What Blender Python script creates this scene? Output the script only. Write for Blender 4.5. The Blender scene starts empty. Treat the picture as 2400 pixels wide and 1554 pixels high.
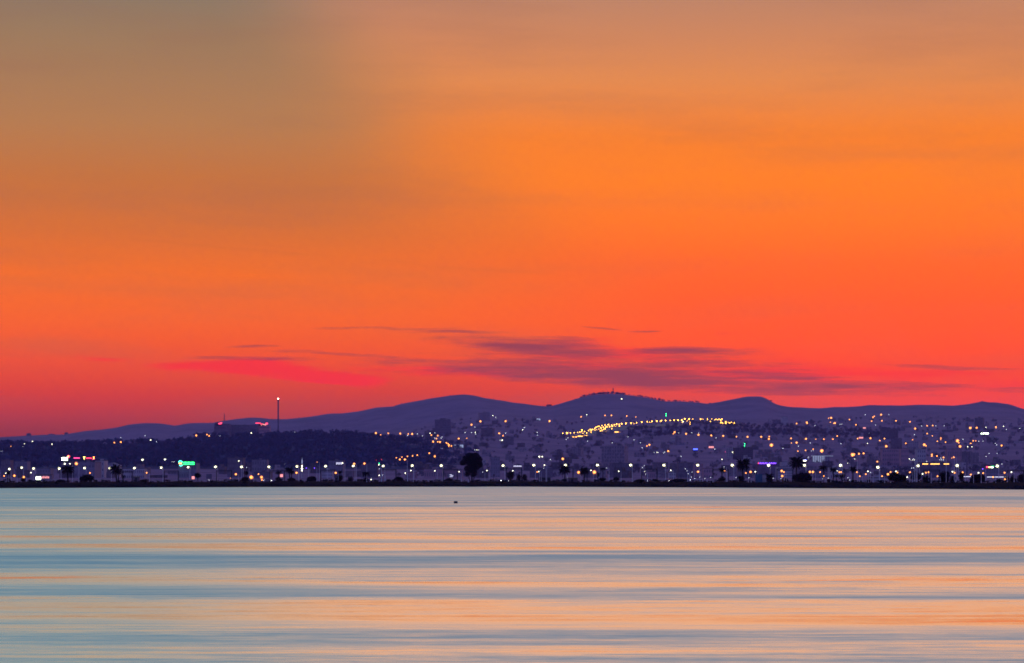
import bpy, math, random
import numpy as np
from mathutils import Vector

random.seed(7)
rng = np.random.default_rng(7)
scene = bpy.context.scene
COL = scene.collection
PI = math.pi

# ------------------------------------------------------------------ camera
KP = 1.8e-4          # metres per photograph pixel at one metre of distance (2400 px wide photograph)
HR = 1114.0          # photograph row of the horizon
CAMZ = 5.7           # eye height above the lake
cam_data = bpy.data.cameras.new('camera')
cam_data.sensor_width = 36.0
cam_data.lens = 36.0 / (2400 * KP)
cam_data.shift_y = (HR - 777.0) / 2400.0
cam_data.clip_start = 0.5
cam_data.clip_end = 40000.0
cam = bpy.data.objects.new('camera', cam_data)
COL.objects.link(cam)
cam.location = (0, 0, CAMZ)
cam.rotation_euler = (PI / 2, 0, 0)
scene.camera = cam

# ------------------------------------------------------------------ colour management, sampling
scene.view_settings.view_transform = 'Standard'
scene.view_settings.look = 'None'
scene.view_settings.exposure = 0.0
scene.view_settings.gamma = 1.0
scene.cycles.use_denoising = True
scene.cycles.max_bounces = 5
scene.cycles.diffuse_bounces = 2
scene.cycles.glossy_bounces = 2
scene.cycles.volume_bounces = 0
scene.cycles.sample_clamp_indirect = 4.0
scene.cycles.filter_width = 1.7
scene.cycles.use_light_tree = True


def lin(r, g, b):
    def f(c):
        c /= 255.0
        return c / 12.92 if c <= 0.04045 else ((c + 0.055) / 1.055) ** 2.4
    return (f(r), f(g), f(b), 1.0)


class Nodes:
    """small helper to write node trees as expressions"""
    def __init__(self, tree):
        self.t = tree
        self.n = tree.nodes
        self.l = tree.links

    def new(self, kind, **kw):
        nd = self.n.new(kind)
        for k, v in kw.items():
            setattr(nd, k, v)
        return nd

    def put(self, sock, v):
        if isinstance(v, bpy.types.NodeSocket):
            self.l.new(v, sock)
        else:
            sock.default_value = v

    def math(self, op, a, b=0.0, c=0.0, clamp=False):
        nd = self.new('ShaderNodeMath', operation=op, use_clamp=clamp)
        self.put(nd.inputs[0], a)
        self.put(nd.inputs[1], b)
        if len(nd.inputs) > 2:
            self.put(nd.inputs[2], c)
        return nd.outputs[0]

    def step(self, v, a, b):
        nd = self.new('ShaderNodeMapRange', interpolation_type='SMOOTHSTEP')
        self.put(nd.inputs[0], v)
        self.put(nd.inputs[1], a)
        self.put(nd.inputs[2], b)
        return nd.outputs[0]

    def ramp(self, v, stops, mode='LINEAR'):
        nd = self.new('ShaderNodeValToRGB')
        cr = nd.color_ramp
        cr.interpolation = mode
        while len(cr.elements) > 1:
            cr.elements.remove(cr.elements[-1])
        cr.elements[0].position = stops[0][0]
        cr.elements[0].color = stops[0][1]
        for p, c in stops[1:]:
            e = cr.elements.new(p)
            e.color = c
        self.put(nd.inputs[0], v)
        return nd.outputs[0]

    def mix(self, f, a, b, blend='MIX'):
        nd = self.new('ShaderNodeMix', data_type='RGBA', blend_type=blend)
        self.put(nd.inputs[0], f)
        self.put(nd.inputs[6], a)
        self.put(nd.inputs[7], b)
        return nd.outputs[2]

    def noise(self, vec, scale, detail=3.0, rough=0.5, dims='3D'):
        nd = self.new('ShaderNodeTexNoise', noise_dimensions=dims)
        self.put(nd.inputs['Vector'], vec)
        nd.inputs['Scale'].default_value = scale
        nd.inputs['Detail'].default_value = detail
        nd.inputs['Roughness'].default_value = rough
        return nd.outputs[0]

    def xyz(self, x, y, z):
        nd = self.new('ShaderNodeCombineXYZ')
        self.put(nd.inputs[0], x)
        self.put(nd.inputs[1], y)
        self.put(nd.inputs[2], z)
        return nd.outputs[0]


# ------------------------------------------------------------------ world: the afterglow sky
DEG = math.degrees(KP)                      # degrees of sky per photograph pixel


def elev(row):
    return (HR - row) * DEG


def azim(px):
    return (px - 1200) * DEG


SUN_AZ = 8.0                                # the sun has set behind the hills to the right
world = bpy.data.worlds.new('World')
scene.world = world
world.use_nodes = True
W = Nodes(world.node_tree)
W.n.clear()
out = W.new('ShaderNodeOutputWorld')
bg = W.new('ShaderNodeBackground')
tc = W.new('ShaderNodeTexCoord')
sp = W.new('ShaderNodeSeparateXYZ')
W.l.new(tc.outputs['Generated'], sp.inputs[0])
dx, dy, dz = sp.outputs
hyp = W.math('SQRT', W.math('ADD', W.math('MULTIPLY', dx, dx), W.math('MULTIPLY', dy, dy)))
E = W.math('MULTIPLY', W.math('ARCTAN2', dz, hyp), 180 / PI)           # elevation, degrees
A = W.math('MULTIPLY', W.math('ARCTAN2', dx, dy), 180 / PI)            # azimuth, degrees to the right of north
Epos = W.math('SQRT', W.math('DIVIDE', W.math('MAXIMUM', E, 0.0), 90.0))


def spos(e):
    return math.sqrt(max(e, 0.0) / 90.0)


HIGH = [(14.0, (292, 194, 114)), (18.0, (276, 200, 146)), (23.0, (208, 178, 170)),
        (30.0, (122, 152, 168)), (46.0, (56, 106, 140)), (90.0, (40, 76, 122))]
HIGHL = [(14.0, (222, 178, 132)), (18.0, (206, 184, 158)), (23.0, (132, 166, 172)),
         (30.0, (72, 144, 164)), (46.0, (44, 106, 140)), (90.0, (40, 76, 122))]
LEFT = [(1060, (128, 50, 70)), (1010, (150, 56, 76)), (930, (205, 62, 62)), (850, (234, 78, 44)), (750, (244, 98, 40)),
        (650, (240, 107, 46)), (550, (214, 108, 55)), (430, (196, 112, 62)), (300, (180, 122, 80)), (100, (154, 120, 92)),
        (0, (136, 118, 102))]
RIGHT = [(1060, (205, 52, 70)), (1010, (215, 58, 78)), (940, (232, 68, 80)), (880, (248, 66, 58)), (800, (255, 80, 18)),
         (720, (255, 87, 6)), (620, (255, 99, 0)), (530, (255, 115, 0)), (430, (255, 125, 12)), (330, (246, 126, 44)),
         (200, (226, 136, 78)), (100, (206, 132, 92)), (0, (186, 130, 104))]
BACK = [(0.0, (106, 98, 184)), (4.0, (132, 120, 206)), (10.0, (144, 140, 230)), (25.0, (118, 134, 234)), (50.0, (74, 100, 190)), (90.0, (40, 76, 122))]
HZ_DENS, HZ_COL, HZ_TOP = 0.27e-4, (0.64, 0.40, 1.0), 368.0
HZ_FAR = (0.14, 0.12, 0.24)


def behind_haze(row, c):
    """colour the sky needs beyond the haze so that it reads as c through it"""
    e = max(elev(row), 0.3)
    path = min(HZ_TOP / math.sin(math.radians(e)), 14300.0)
    o = []
    for k, v in enumerate(lin(*c)[:3]):
        T = math.exp(-HZ_DENS * HZ_COL[k] * path)
        o.append(max((v - HZ_FAR[k] * (1 - T)) / T, 0.0))
    return (*o, 1.0)


cl = W.ramp(Epos, [(spos(elev(r)), behind_haze(r, c)) for r, c in LEFT] + [(spos(e), lin(*c)) for e, c in HIGHL])
cr_ = W.ramp(Epos, [(spos(elev(r)), behind_haze(r, c)) for r, c in RIGHT] + [(spos(e), lin(*c)) for e, c in HIGH])
cb = W.ramp(Epos, [(spos(e), lin(*c)) for e, c in BACK])
# the soft edge of a crepuscular shadow that leans to the upper left
dirn = W.xyz(A, E, 0.0)
wob = W.math('MULTIPLY', W.math('SUBTRACT', W.noise(dirn, 0.28, 2.0), 0.5), 2.2)
edge = W.math('ADD', W.math('MULTIPLY_ADD', W.math('MINIMUM', E, 13.0), -0.86, 4.6), wob)
dA = W.math('SUBTRACT', A, edge)
wid = W.math('MULTIPLY_ADD', W.math('MAXIMUM', W.math('SUBTRACT', 11.5, E), 0.0), 0.36, 2.3)
high_w = W.math('MULTIPLY', W.math('MAXIMUM', W.math('SUBTRACT', E, 11.0), 0.0), 0.35)
wid = W.math('ADD', wid, high_w)
tlr = W.step(dA, W.math('MULTIPLY', wid, -1.0), wid)
front = W.mix(tlr, cl, cr_)
# long thin brushed streaks high up
streak = W.noise(W.xyz(W.math('MULTIPLY_ADD', A, 0.11, W.math('MULTIPLY', E, 0.06)), W.math('MULTIPLY', E, 0.75), 3.0), 1.3, 4.0, 0.55)
front = W.mix(W.math('MULTIPLY', W.step(streak, 0.42, 0.75), 0.20), front, lin(150, 96, 78))


def streaks(col, items, tint, seed, rag=1.0, cover=0.95):
    """thin cloud bars: (centre px, row, half length px, half height px, slope, strength)"""
    nz = W.noise(W.xyz(W.math('MULTIPLY_ADD', A, 0.42, W.math('MULTIPLY', E, 0.5)), W.math('MULTIPLY', E, 5.5), seed), 1.0, 6.0, 0.68)
    Ew = W.math('MULTIPLY_ADD', W.math('SUBTRACT', warp, 0.5), 0.34 * rag, E)
    total = None
    for px, row, hw, hh, sl, st in items:
        iu, iv = 1.0 / (hw * DEG), 1.0 / (hh * DEG)
        u = W.math('MULTIPLY_ADD', A, iu, -azim(px) * iu)
        v = W.math('MULTIPLY_ADD', Ew, iv, -elev(row) * iv)
        v = W.math('MULTIPLY_ADD', u, sl * hw / hh, v)
        q = W.math('MULTIPLY_ADD', v, v, W.math('MULTIPLY', u, u))
        m = W.math('MULTIPLY_ADD', q, -st, st * 1.1)
        total = m if total is None else W.math('MAXIMUM', total, m)
    m = W.math('MULTIPLY_ADD', W.math('SUBTRACT', nz, 0.5), 3.4 * rag, W.math('MULTIPLY', total, 1.25))
    return W.mix(W.math('MULTIPLY', W.step(m, -0.25, 1.5), cover), col, tint)


warp = W.noise(W.xyz(W.math('MULTIPLY', A, 0.25), W.math('MULTIPLY', E, 0.8), 31.0), 1.0, 3.0, 0.5)
front = streaks(front, [(600, 866, 215, 24, 0.03, 1.5), (760, 884, 170, 20, 0.05, 1.4), (1000, 872, 220, 16, 0.04, 0.6),
                        (240, 840, 60, 5, 0.0, 0.4), (1460, 840, 240, 34, 0.05, 0.4), (1950, 880, 420, 22, 0.06, 0.45)], lin(255, 30, 40), 1.0, 1.5, 0.8)
front = streaks(front, [(1280, 815, 260, 24, 0.07, 0.85), (1600, 826, 230, 11, 0.02, 0.85), (1100, 852, 260, 12, 0.02, 0.65),
                        (1420, 880, 560, 30, 0.055, 0.95), (1500, 850, 420, 26, 0.05, 0.6), (1760, 880, 230, 13, 0.03, 0.75), (1800, 905, 400, 22, 0.05, 0.8), (2050, 905, 260, 14, 0.05, 0.5),
                        (2200, 866, 160, 7, 0.04, 0.5), (600, 842, 140, 6, 0.02, 0.4), (590, 810, 60, 4, -0.01, 0.5),
                        (780, 828, 180, 5, 0.04, 0.4), (900, 769, 150, 3.5, 0.0, 0.4), (1060, 776, 160, 4, 0.03, 0.45), (1410, 771, 55, 3.5, 0.05, 0.55),
                        (1510, 778, 45, 3, 0.0, 0.45), (1690, 790, 60, 3, 0.04, 0.35), (2260, 916, 240, 9, 0.05, 0.35)],
                lin(142, 54, 76), 9.0)
# faint vapour trail
front = streaks(front, [(560, 588, 420, 4, 0.068, 0.22), (1150, 634, 380, 4, 0.066, 0.2)], lin(176, 84, 40), 20.0, 0.5, 0.3)
away = W.step(W.math('ABSOLUTE', W.math('SUBTRACT', A, SUN_AZ)), 18.0, 105.0)
skycol = W.mix(away, front, cb)
nish = W.new('ShaderNodeTexSky', sky_type='NISHITA')
nish.sun_disc = False
nish.sun_elevation = math.radians(-0.5)
nish.sun_rotation = math.radians(SUN_AZ)
nsc = W.mix(1.0, nish.outputs[0], (0.01, 0.01, 0.01, 1), 'MULTIPLY')
skycol = W.mix(1.0, skycol, nsc, 'ADD')
W.l.new(skycol, bg.inputs[0])
bg.inputs[1].default_value = 1.0
world.cycles.sampling_method = 'MANUAL'
world.cycles.sample_map_resolution = 512
W.l.new(bg.outputs[0], out.inputs[0])
# (the sun is below the hills: no sun lamp)


# ------------------------------------------------------------------ materials
def mat(name, color, rough=0.85, emit=None, strength=0.0, vary=0.0, nscale=1.0, metallic=0.0):
    m = bpy.data.materials.new(name)
    m.use_nodes = True
    N = Nodes(m.node_tree)
    b = m.node_tree.nodes['Principled BSDF']
    b.inputs['Roughness'].default_value = rough
    b.inputs['Metallic'].default_value = metallic
    if rough >= 0.8:
        b.inputs['Specular IOR Level'].default_value = 0.03
    c = (*color, 1.0)
    if vary > 0:
        geo = N.new('ShaderNodeNewGeometry')
        nz = N.noise(geo.outputs['Position'], nscale, 4.0, 0.6)
        lo = tuple(x * (1 - vary) for x in color) + (1.0,)
        hi = tuple(min(1, x * (1 + vary)) for x in color) + (1.0,)
        N.put(b.inputs['Base Color'], N.ramp(nz, [(0.3, lo), (0.7, hi)]))
    else:
        b.inputs['Base Color'].default_value = c
    if emit:
        b.inputs['Emission Color'].default_value = (*emit, 1.0)
        b.inputs['Emission Strength'].default_value = strength
    return m


M = {}


# ------------------------------------------------------------------ mesh helpers
class MB:
    def __init__(self):
        self.v = []
        self.f = []
        self.mi = []

    def add(self, vs, fs, m=0):
        o = len(self.v)
        self.v.extend(vs)
        self.f.extend([tuple(i + o for i in f) for f in fs])
        self.mi.extend([m] * len(fs))
        return self

    def box(self, x0, x1, y0, y1, z0, z1, m=0):
        vs = [(x0, y0, z0), (x1, y0, z0), (x1, y1, z0), (x0, y1, z0), (x0, y0, z1), (x1, y0, z1), (x1, y1, z1), (x0, y1, z1)]
        return self.add(vs, [(0, 3, 2, 1), (4, 5, 6, 7), (0, 1, 5, 4), (1, 2, 6, 5), (2, 3, 7, 6), (3, 0, 4, 7)], m)

    def tube(self, pts, radii, n=8, m=0, cap=True):
        """tapered tube through a list of points"""
        pts = [Vector(p) for p in pts]
        rings = []
        vs = []
        for i, p in enumerate(pts):
            d = (pts[min(i + 1, len(pts) - 1)] - pts[max(i - 1, 0)]).normalized()
            up = Vector((0, 1, 0)) if abs(d.z) > 0.7 else Vector((0, 0, 1))
            a = d.cross(up).normalized()
            b = d.cross(a).normalized()
            ring = []
            for k in range(n):
                t = 2 * PI * k / n
                q = p + (a * math.cos(t) + b * math.sin(t)) * radii[i]
                ring.append(len(vs))
                vs.append(tuple(q))
            rings.append(ring)
        fs = []
        for i in range(len(rings) - 1):
            for k in range(n):
                fs.append((rings[i][k], rings[i][(k + 1) % n], rings[i + 1][(k + 1) % n], rings[i + 1][k]))
        if cap:
            fs.append(tuple(reversed(rings[0])))
            fs.append(tuple(rings[-1]))
        return self.add(vs, fs, m)

    def lathe(self, prof, n=12, m=0, cx=0.0, cy=0.0):
        vs, fs = [], []
        for r, z in prof:
            for k in range(n):
                t = 2 * PI * k / n
                vs.append((cx + r * math.cos(t), cy + r * math.sin(t), z))
        for i in range(len(prof) - 1):
            for k in range(n):
                fs.append((i * n + k, i * n + (k + 1) % n, (i + 1) * n + (k + 1) % n, (i + 1) * n + k))
        fs.append(tuple(reversed(range(n))))
        fs.append(tuple(range((len(prof) - 1) * n, len(prof) * n)))
        return self.add(vs, fs, m)

    def mesh(self, name, mats, smooth=False):
        me = bpy.data.meshes.new(name)
        me.from_pydata([tuple(map(float, p)) for p in self.v], [], self.f)
        for x in (mats if isinstance(mats, (list, tuple)) else [mats]):
            me.materials.append(x)
        if len(set(self.mi)) > 1:
            me.polygons.foreach_set('material_index', self.mi)
        if smooth:
            me.polygons.foreach_set('use_smooth', [True] * len(me.polygons))
        me.update()
        return me


def link(name, data, parent=None, loc=None, rot=None, scl=None):
    o = bpy.data.objects.new(name, data)
    COL.objects.link(o)
    if parent is not None:
        o.parent = parent
    if loc is not None:
        o.location = loc
    if rot is not None:
        o.rotation_euler = rot
    if scl is not None:
        o.scale = scl
    return o


def tag(o, label, cat, group=None):
    o['label'] = label
    o['category'] = cat
    if group:
        o['group'] = group
    return o


def thing(name, label, cat, loc, group=None, rz=0.0, scl=None):
    o = link(name, None, loc=loc, rot=(0, 0, rz), scl=scl)
    o.empty_display_size = 0.5
    return tag(o, label, cat, group)


# ------------------------------------------------------------------ the lie of the land
def W_at(px, Y):
    return (px - 1200) * KP * Y


def Z_at(row, Y):
    return CAMZ + (HR - row) * KP * Y


SHORE = ([-6000, -600, 0, 600, 1200, 1700, 2400, 3000, 8400], [1150, 1147, 1144.2, 1141.6, 1140.6, 1143, 1147.6, 1150, 1156])


def shore_depth(px):
    return CAMZ / (KP * (np.interp(px, *SHORE) - HR))


RIDGE = """-6000,1045 -1500,1040 -400,1032 0,1025 67,1022 118,1020 150,1019.5 169,1016 202,1011 236,1008 270,1003 304,995 337,992.5 371,993 400,997 410,999
442,993 501,992.5 521,988 552,983 585,979 611,980 636,983 670,983 703,980 737,976.5 771,971 800,970.5 842,965 884,956 921,954
938,948 1002,936 1053,929 1087,926 1112,929 1137,935 1171,940 1200,945.5 1225,948 1267,953.6 1290,954.5 1318,946 1369,931 1394,926
1436,924.5 1487,930 1520,935 1562,942.5 1600,942.5 1634,945 1657,948 1684,943.6 1718,937 1752,931 1782,930.6 1797,936 1811,945
1824,951 1853,956 1920,959 1954,956 2000,956 2039,951.5 2101,953 2160,951 2236,953 2270,948.7 2293,944.5 2303,941.5 2314,944.5
2337,945 2363,948.7 2379,953.7 2395,959.6 2500,975 2800,990 3600,1005 8400,1030"""
P3800 = "-6000,1100 0,1096 900,1096 1200,1100 2400,1100 8400,1105"
P5000 = "-6000,1055 -300,1046 0,1044 150,1043 300,1041 400,1038 480,1026 600,1021 800,1020 880,1026 950,1032 1050,1042 1200,1052 1500,1058 2400,1056 8400,1065"
P6200 = "-6000,1060 0,1058 800,1046 950,1026 1050,1010 1150,1002 1250,1008 1320,1024 1400,1014 1450,1004 1520,999 1600,994 1680,994 1725,997 1900,1004 2400,1012 8400,1040"
P7600 = "-6000,1065 0,1060 800,1036 1000,1000 1120,976 1180,976 1300,978 1450,978 1560,980 1700,994 1900,990 2000,974 2200,972 2400,986 8400,1030"


def prof(s):
    a = [tuple(map(float, t.split(','))) for t in s.split()]
    return [p[0] for p in a], [p[1] for p in a]


RIDGE, P3800, P5000, P6200, P7600 = map(prof, (RIDGE, P3800, P5000, P6200, P7600))


def hill_noise(x, y):
    n = np.sin(x * 0.011 + np.sin(y * 0.006) * 1.3) * np.sin(y * 0.009 + 1.7) + 0.55 * np.sin(x * 0.027 + y * 0.017) + 0.35 * np.sin(x * 0.055 - y * 0.041 + 2)
    return n


def land_z(px, Y):
    """height of the land, by column and distance (arrays or numbers)"""
    px = np.asarray(px, float)
    Y = np.asarray(Y, float)
    d0 = shore_depth(px)
    st = [d0 - 8, d0, d0 + 3, d0 + 14, d0 * 0 + 2900, d0 * 0 + 3500, d0 * 0 + 4700, d0 * 0 + 6100, d0 * 0 + 7600, d0 * 0 + 9500, d0 * 0 + 11500, d0 * 0 + 14000]
    zs = [d0 * 0 - 1.0, d0 * 0 - 0.02, d0 * 0 + 1.0, d0 * 0 + 2.6, d0 * 0 + 2.9]
    for Yk, P in ((3500, P3800), (4700, P5000), (6100, P6200), (7600, P7600), (9500, RIDGE)):
        zs.append(Z_at(np.interp(px, *P), Yk))
    zs += [d0 * 0 + 22.0, d0 * 0 + 14.0]
    z = np.where(Y <= st[0], zs[0], zs[-1])
    for i in range(len(st) - 1):
        t = (Y - st[i]) / (st[i + 1] - st[i])
        inside = (t >= 0) & (t < 1)
        tt = t * t * (3 - 2 * t) if i >= 8 else t
        z = np.where(inside, zs[i] * (1 - tt) + zs[i + 1] * tt, z)
    x = (px - 1200) * KP * Y
    bank = (Y > d0 + 2) & (Y < d0 + 60)
    z = z + np.where(bank, 0.22 * np.sin(x * 0.31 + 1.3 * np.sin(x * 0.07)) + 0.16 * np.sin(x * 0.83 + 2.0), 0.0)
    amp = np.clip((Y - 3100) / 1500, 0, 1) * 2.2 * np.clip((9500 - Y) / 900 + 0.25, 0.25, 1)
    return z + hill_noise(x, Y) * amp


def row_of(px, Y):
    return HR - (float(land_z(px, Y)) - CAMZ) / (KP * Y)


def depth_for(px, row, h=0.0, y0=None):
    """distance at which something h metres tall, standing on the land in column px, tops out at this row"""
    d0 = float(shore_depth(px))
    Ys = np.arange((y0 or d0 + 25), 9480, 12.0)
    z = land_z(np.full_like(Ys, px), Ys) + h
    rows = HR - (z - CAMZ) / (KP * Ys)
    best = np.minimum.accumulate(rows)
    hit = np.nonzero(rows <= row)[0]
    if len(hit):
        return float(Ys[hit[0]])
    return float(Ys[int(np.argmin(rows))])


def RM(Y):
    return float(np.interp(Y, [2000, 2300, 2560, 3200, 3800, 5000, 6200, 7600, 9500, 14000], [1050, 1350, 2100, 2900, 3500, 4700, 6100, 7600, 9500, 14000]))


def ground(px, Y):
    return Vector((W_at(px, Y), Y, float(land_z(px, Y))))


# ------------------------------------------------------------------ lake
def lake_material():
    m = bpy.data.materials.new('lake_water')
    m.use_nodes = True
    N = Nodes(m.node_tree)
    b = m.node_tree.nodes['Principled BSDF']
    geo = N.new('ShaderNodeNewGeometry')
    s = N.new('ShaderNodeSeparateXYZ')
    N.l.new(geo.outputs['Position'], s.inputs[0])
    x, y, z = s.outputs
    # wind lanes: bands of ruffled and of calm water lying across the lake
    warp = N.noise(N.xyz(N.math('MULTIPLY', x, 0.012), N.math('MULTIPLY', y, 0.012), 0.0), 1.0, 2.0, 0.5)
    fine = N.noise(N.xyz(N.math('MULTIPLY', x, 0.006), N.math('MULTIPLY', y, 0.04), 4.0), 1.0, 9.0, 0.9)
    mid = N.noise(N.xyz(N.math('MULTIPLY', x, 0.009), N.math('MULTIPLY', y, 0.05), 8.0), 1.0, 4.0, 0.66)
    ly = N.math('LOGARITHM', N.math('MAXIMUM', y, 30.0), math.e)
    ly = N.math('MULTIPLY_ADD', N.math('SUBTRACT', warp, 0.5), 0.34, ly)
    ly = N.math('MULTIPLY_ADD', N.math('SUBTRACT', mid, 0.5), 0.30, ly)
    ly = N.math('MULTIPLY_ADD', N.math('SUBTRACT', fine, 0.5), 0.25, ly)
    lo, hi = math.log(60.0), math.log(1250.0)
    pos = N.math('DIVIDE', N.math('SUBTRACT', ly, lo), hi - lo)
    bands = [(1141, 1.0), (1152, .92), (1160, .85), (1168, .95), (1188, .85), (1193, .40), (1200, .40), (1204, .68), (1211, .68), (1215, .32), (1240, .40), (1246, .70), (1254, .70),
             (1258, .25), (1267, .25), (1270, .55), (1278, .55), (1282, .2), (1292, .25), (1297, .88), (1356, .72), (1364, .2), (1372, .2), (1377, .62), (1394, .58),
             (1404, .2), (1440, .15), (1462, .15), (1480, .62), (1520, .58), (1545, .36), (1560, .3)]
    stops = []
    for r, v in reversed(bands):
        yy = CAMZ / (KP * (r - HR))
        stops.append(((math.log(yy) - lo) / (hi - lo), (v, v, v, 1)))
    band = N.ramp(pos, stops)
    v = N.math('MULTIPLY_ADD', N.math('SUBTRACT', fine, 0.5), 5.4, band)
    v = N.math('MULTIPLY_ADD', N.math('SUBTRACT', mid, 0.5), 0.8, v)
    v = N.math('MINIMUM', N.math('MAXIMUM', v, -0.45), 1.25)
    N.l.new(N.math('MULTIPLY_ADD', v, WR[1] - WR[0], WR[0]), b.inputs['Roughness'])
    b.inputs['Base Color'].default_value = (0.86, 0.90, 0.90, 1)
    b.inputs['Metallic'].default_value = 1.0
    # the faces of the wind waves lean east, more steeply where the water is ruffled
    rip = N.noise(N.xyz(N.math('MULTIPLY', x, 0.25), N.math('MULTIPLY', y, 1.1), 0.0), 1.0, 4.0, 0.7)
    tilt = N.math('MULTIPLY_ADD', v, TILT[1] - TILT[0], TILT[0])
    tilt = N.math('MULTIPLY_ADD', N.math('SUBTRACT', rip, 0.5), 0.10, tilt)
    rip2 = N.noise(N.xyz(N.math('MULTIPLY', x, 0.4), N.math('MULTIPLY', y, 0.9), 9.0), 1.0, 3.0, 0.6)
    side = N.math('MULTIPLY', N.math('SUBTRACT', rip2, 0.5), 0.10)
    nrm = N.new('ShaderNodeVectorMath', operation='NORMALIZE')
    N.l.new(N.xyz(side, N.math('MULTIPLY', tilt, -1.0), 1.0), nrm.inputs[0])
    N.l.new(nrm.outputs[0], b.inputs['Normal'])
    return m


WR = (0.20, 0.34)
TILT = (0.08, 0.225)
mb = MB()
ys = [-300, 0, 100, 200, 400, 800, 1200, 1600, 2000, 2400, 2900]
xs = [-2600, -1200, -500, -200, 0, 200, 500, 1200, 2600]
vs = [(x, y, 0.0) for y in ys for x in xs]
nx = len(xs)
mb.add(vs, [(j * nx + i, j * nx + i + 1, (j + 1) * nx + i + 1, (j + 1) * nx + i) for j in range(len(ys) - 1) for i in range(nx - 1)])
lake = link('lake_water', mb.mesh('lake_water', lake_material()))
lake['kind'] = 'structure'

# ------------------------------------------------------------------ ground and hills, one sheet from the lake shore to behind the far ridge
M['land'] = mat('dry_scrub_land', (0.245, 0.155, 0.225), 0.95)
LN = Nodes(M['land'].node_tree)
lgeo = LN.new('ShaderNodeNewGeometry')
n1 = LN.noise(lgeo.outputs['Position'], 0.006, 6.0, 0.65)
n2 = LN.noise(lgeo.outputs['Position'], 0.045, 4.0, 0.6)
scrub = LN.step(LN.math('MULTIPLY_ADD', n2, 0.5, n1), 0.62, 0.92)
LN.put(M['land'].node_tree.nodes['Principled BSDF'].inputs['Base Color'], LN.mix(scrub, (0.265, 0.165, 0.245, 1), (0.18, 0.12, 0.185, 1)))


def grid_mesh(name, pxs, depth_fn, nrow, material):
    pxs = np.array(pxs, float)
    P, T = np.meshgrid(pxs, np.arange(nrow))
    Y = depth_fn(P, T)
    Z = land_z(P, Y)
    X = (P - 1200) * KP * Y
    vs = np.stack([X, Y, Z], -1).reshape(-1, 3)
    n = len(pxs)
    fs = [(j * n + i, j * n + i + 1, (j + 1) * n + i + 1, (j + 1) * n + i) for j in range(nrow - 1) for i in range(n - 1)]
    me = bpy.data.meshes.new(name)
    me.from_pydata(vs.tolist(), [], fs)
    me.materials.append(material)
    me.polygons.foreach_set('use_smooth', [True] * len(me.polygons))
    o = link(name, me)
    o['kind'] = 'structure'
    return o


PXS = list(range(-6000, -600, 300)) + list(range(-600, 3000, 9)) + list(range(3000, 8500, 300))
near_off = np.array([-8, -3, 0, 1.5, 3, 5, 8, 11, 14, 20, 40])


def near_depth(P, T):
    d0 = shore_depth(P)
    d = d0 + near_off[np.minimum(T.astype(int), len(near_off) - 1)]
    last = (T >= len(near_off))
    f = (T - len(near_off) + 1) / 8.0
    return np.where(last, (d0 + 40) + (3000 - d0 - 40) * f, d)


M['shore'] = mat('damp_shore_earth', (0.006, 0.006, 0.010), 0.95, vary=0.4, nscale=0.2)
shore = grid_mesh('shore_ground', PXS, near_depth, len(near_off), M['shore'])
plain = grid_mesh('plain_ground', PXS, lambda P, T: near_depth(P, T + len(near_off) - 1), 9, M['land'])
far_Y = np.concatenate([np.arange(3000, 9300, 60), np.arange(9300, 9900, 40), np.linspace(9950, 14000, 16)])
hills = grid_mesh('hills', PXS, lambda P, T: far_Y[T.astype(int)], len(far_Y), M['land'])

# ------------------------------------------------------------------ haze over lake and town
hz = MB().box(-3300, 3300, -320, 14300, -3.0, HZ_TOP)
hm = bpy.data.materials.new('evening_haze')
hm.use_nodes = True
hm.node_tree.nodes.clear()
HN = Nodes(hm.node_tree)
ho = HN.new('ShaderNodeOutputMaterial')
hv = HN.new('ShaderNodeVolumePrincipled')
hv.inputs['Color'].default_value = (*HZ_COL, 1)
hv.inputs['Absorption Color'].default_value = (1, 1, 1, 1)
hv.inputs['Density'].default_value = HZ_DENS
hv.inputs['Anisotropy'].default_value = 0.0
HN.l.new(hv.outputs[0], ho.inputs['Volume'])
haze = link('haze', hz.mesh('haze', hm))
haze['kind'] = 'stuff'
haze['label'] = 'thin violet evening haze over the lake and the town'

# ================================================================== materials for things
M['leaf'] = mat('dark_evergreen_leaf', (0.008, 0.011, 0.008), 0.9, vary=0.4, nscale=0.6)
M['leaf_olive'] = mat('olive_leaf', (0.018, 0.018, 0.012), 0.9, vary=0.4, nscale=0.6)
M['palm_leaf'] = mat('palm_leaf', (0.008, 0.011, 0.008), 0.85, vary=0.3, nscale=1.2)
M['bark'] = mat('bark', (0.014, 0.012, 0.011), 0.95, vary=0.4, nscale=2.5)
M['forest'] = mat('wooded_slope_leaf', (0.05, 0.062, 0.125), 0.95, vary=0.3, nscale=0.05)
M['galv'] = mat('galvanised_pole', (0.55, 0.56, 0.58), 0.5, metallic=0.2)
M['dark_steel'] = mat('dark_painted_steel', (0.02, 0.02, 0.025), 0.7)
M['concrete'] = mat('grey_concrete', (0.30, 0.29, 0.28), 0.9, vary=0.25, nscale=0.4)
M['render_white'] = mat('pale_render', (0.40, 0.35, 0.36), 0.9, vary=0.2, nscale=0.15)
M['pinkwall'] = mat('pink_render', (0.38, 0.22, 0.25), 0.9, vary=0.2, nscale=0.15)
M['greywall'] = mat('grey_sheet_wall', (0.22, 0.19, 0.23), 0.8, vary=0.2, nscale=0.2)
M['darkwall'] = mat('dark_weathered_wall', (0.15, 0.12, 0.15), 0.9, vary=0.3, nscale=0.2)
M['glass'] = mat('dark_window_glass', (0.12, 0.10, 0.13), 0.6)
M['frame'] = mat('window_frame', (0.30, 0.29, 0.28), 0.7)
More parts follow.
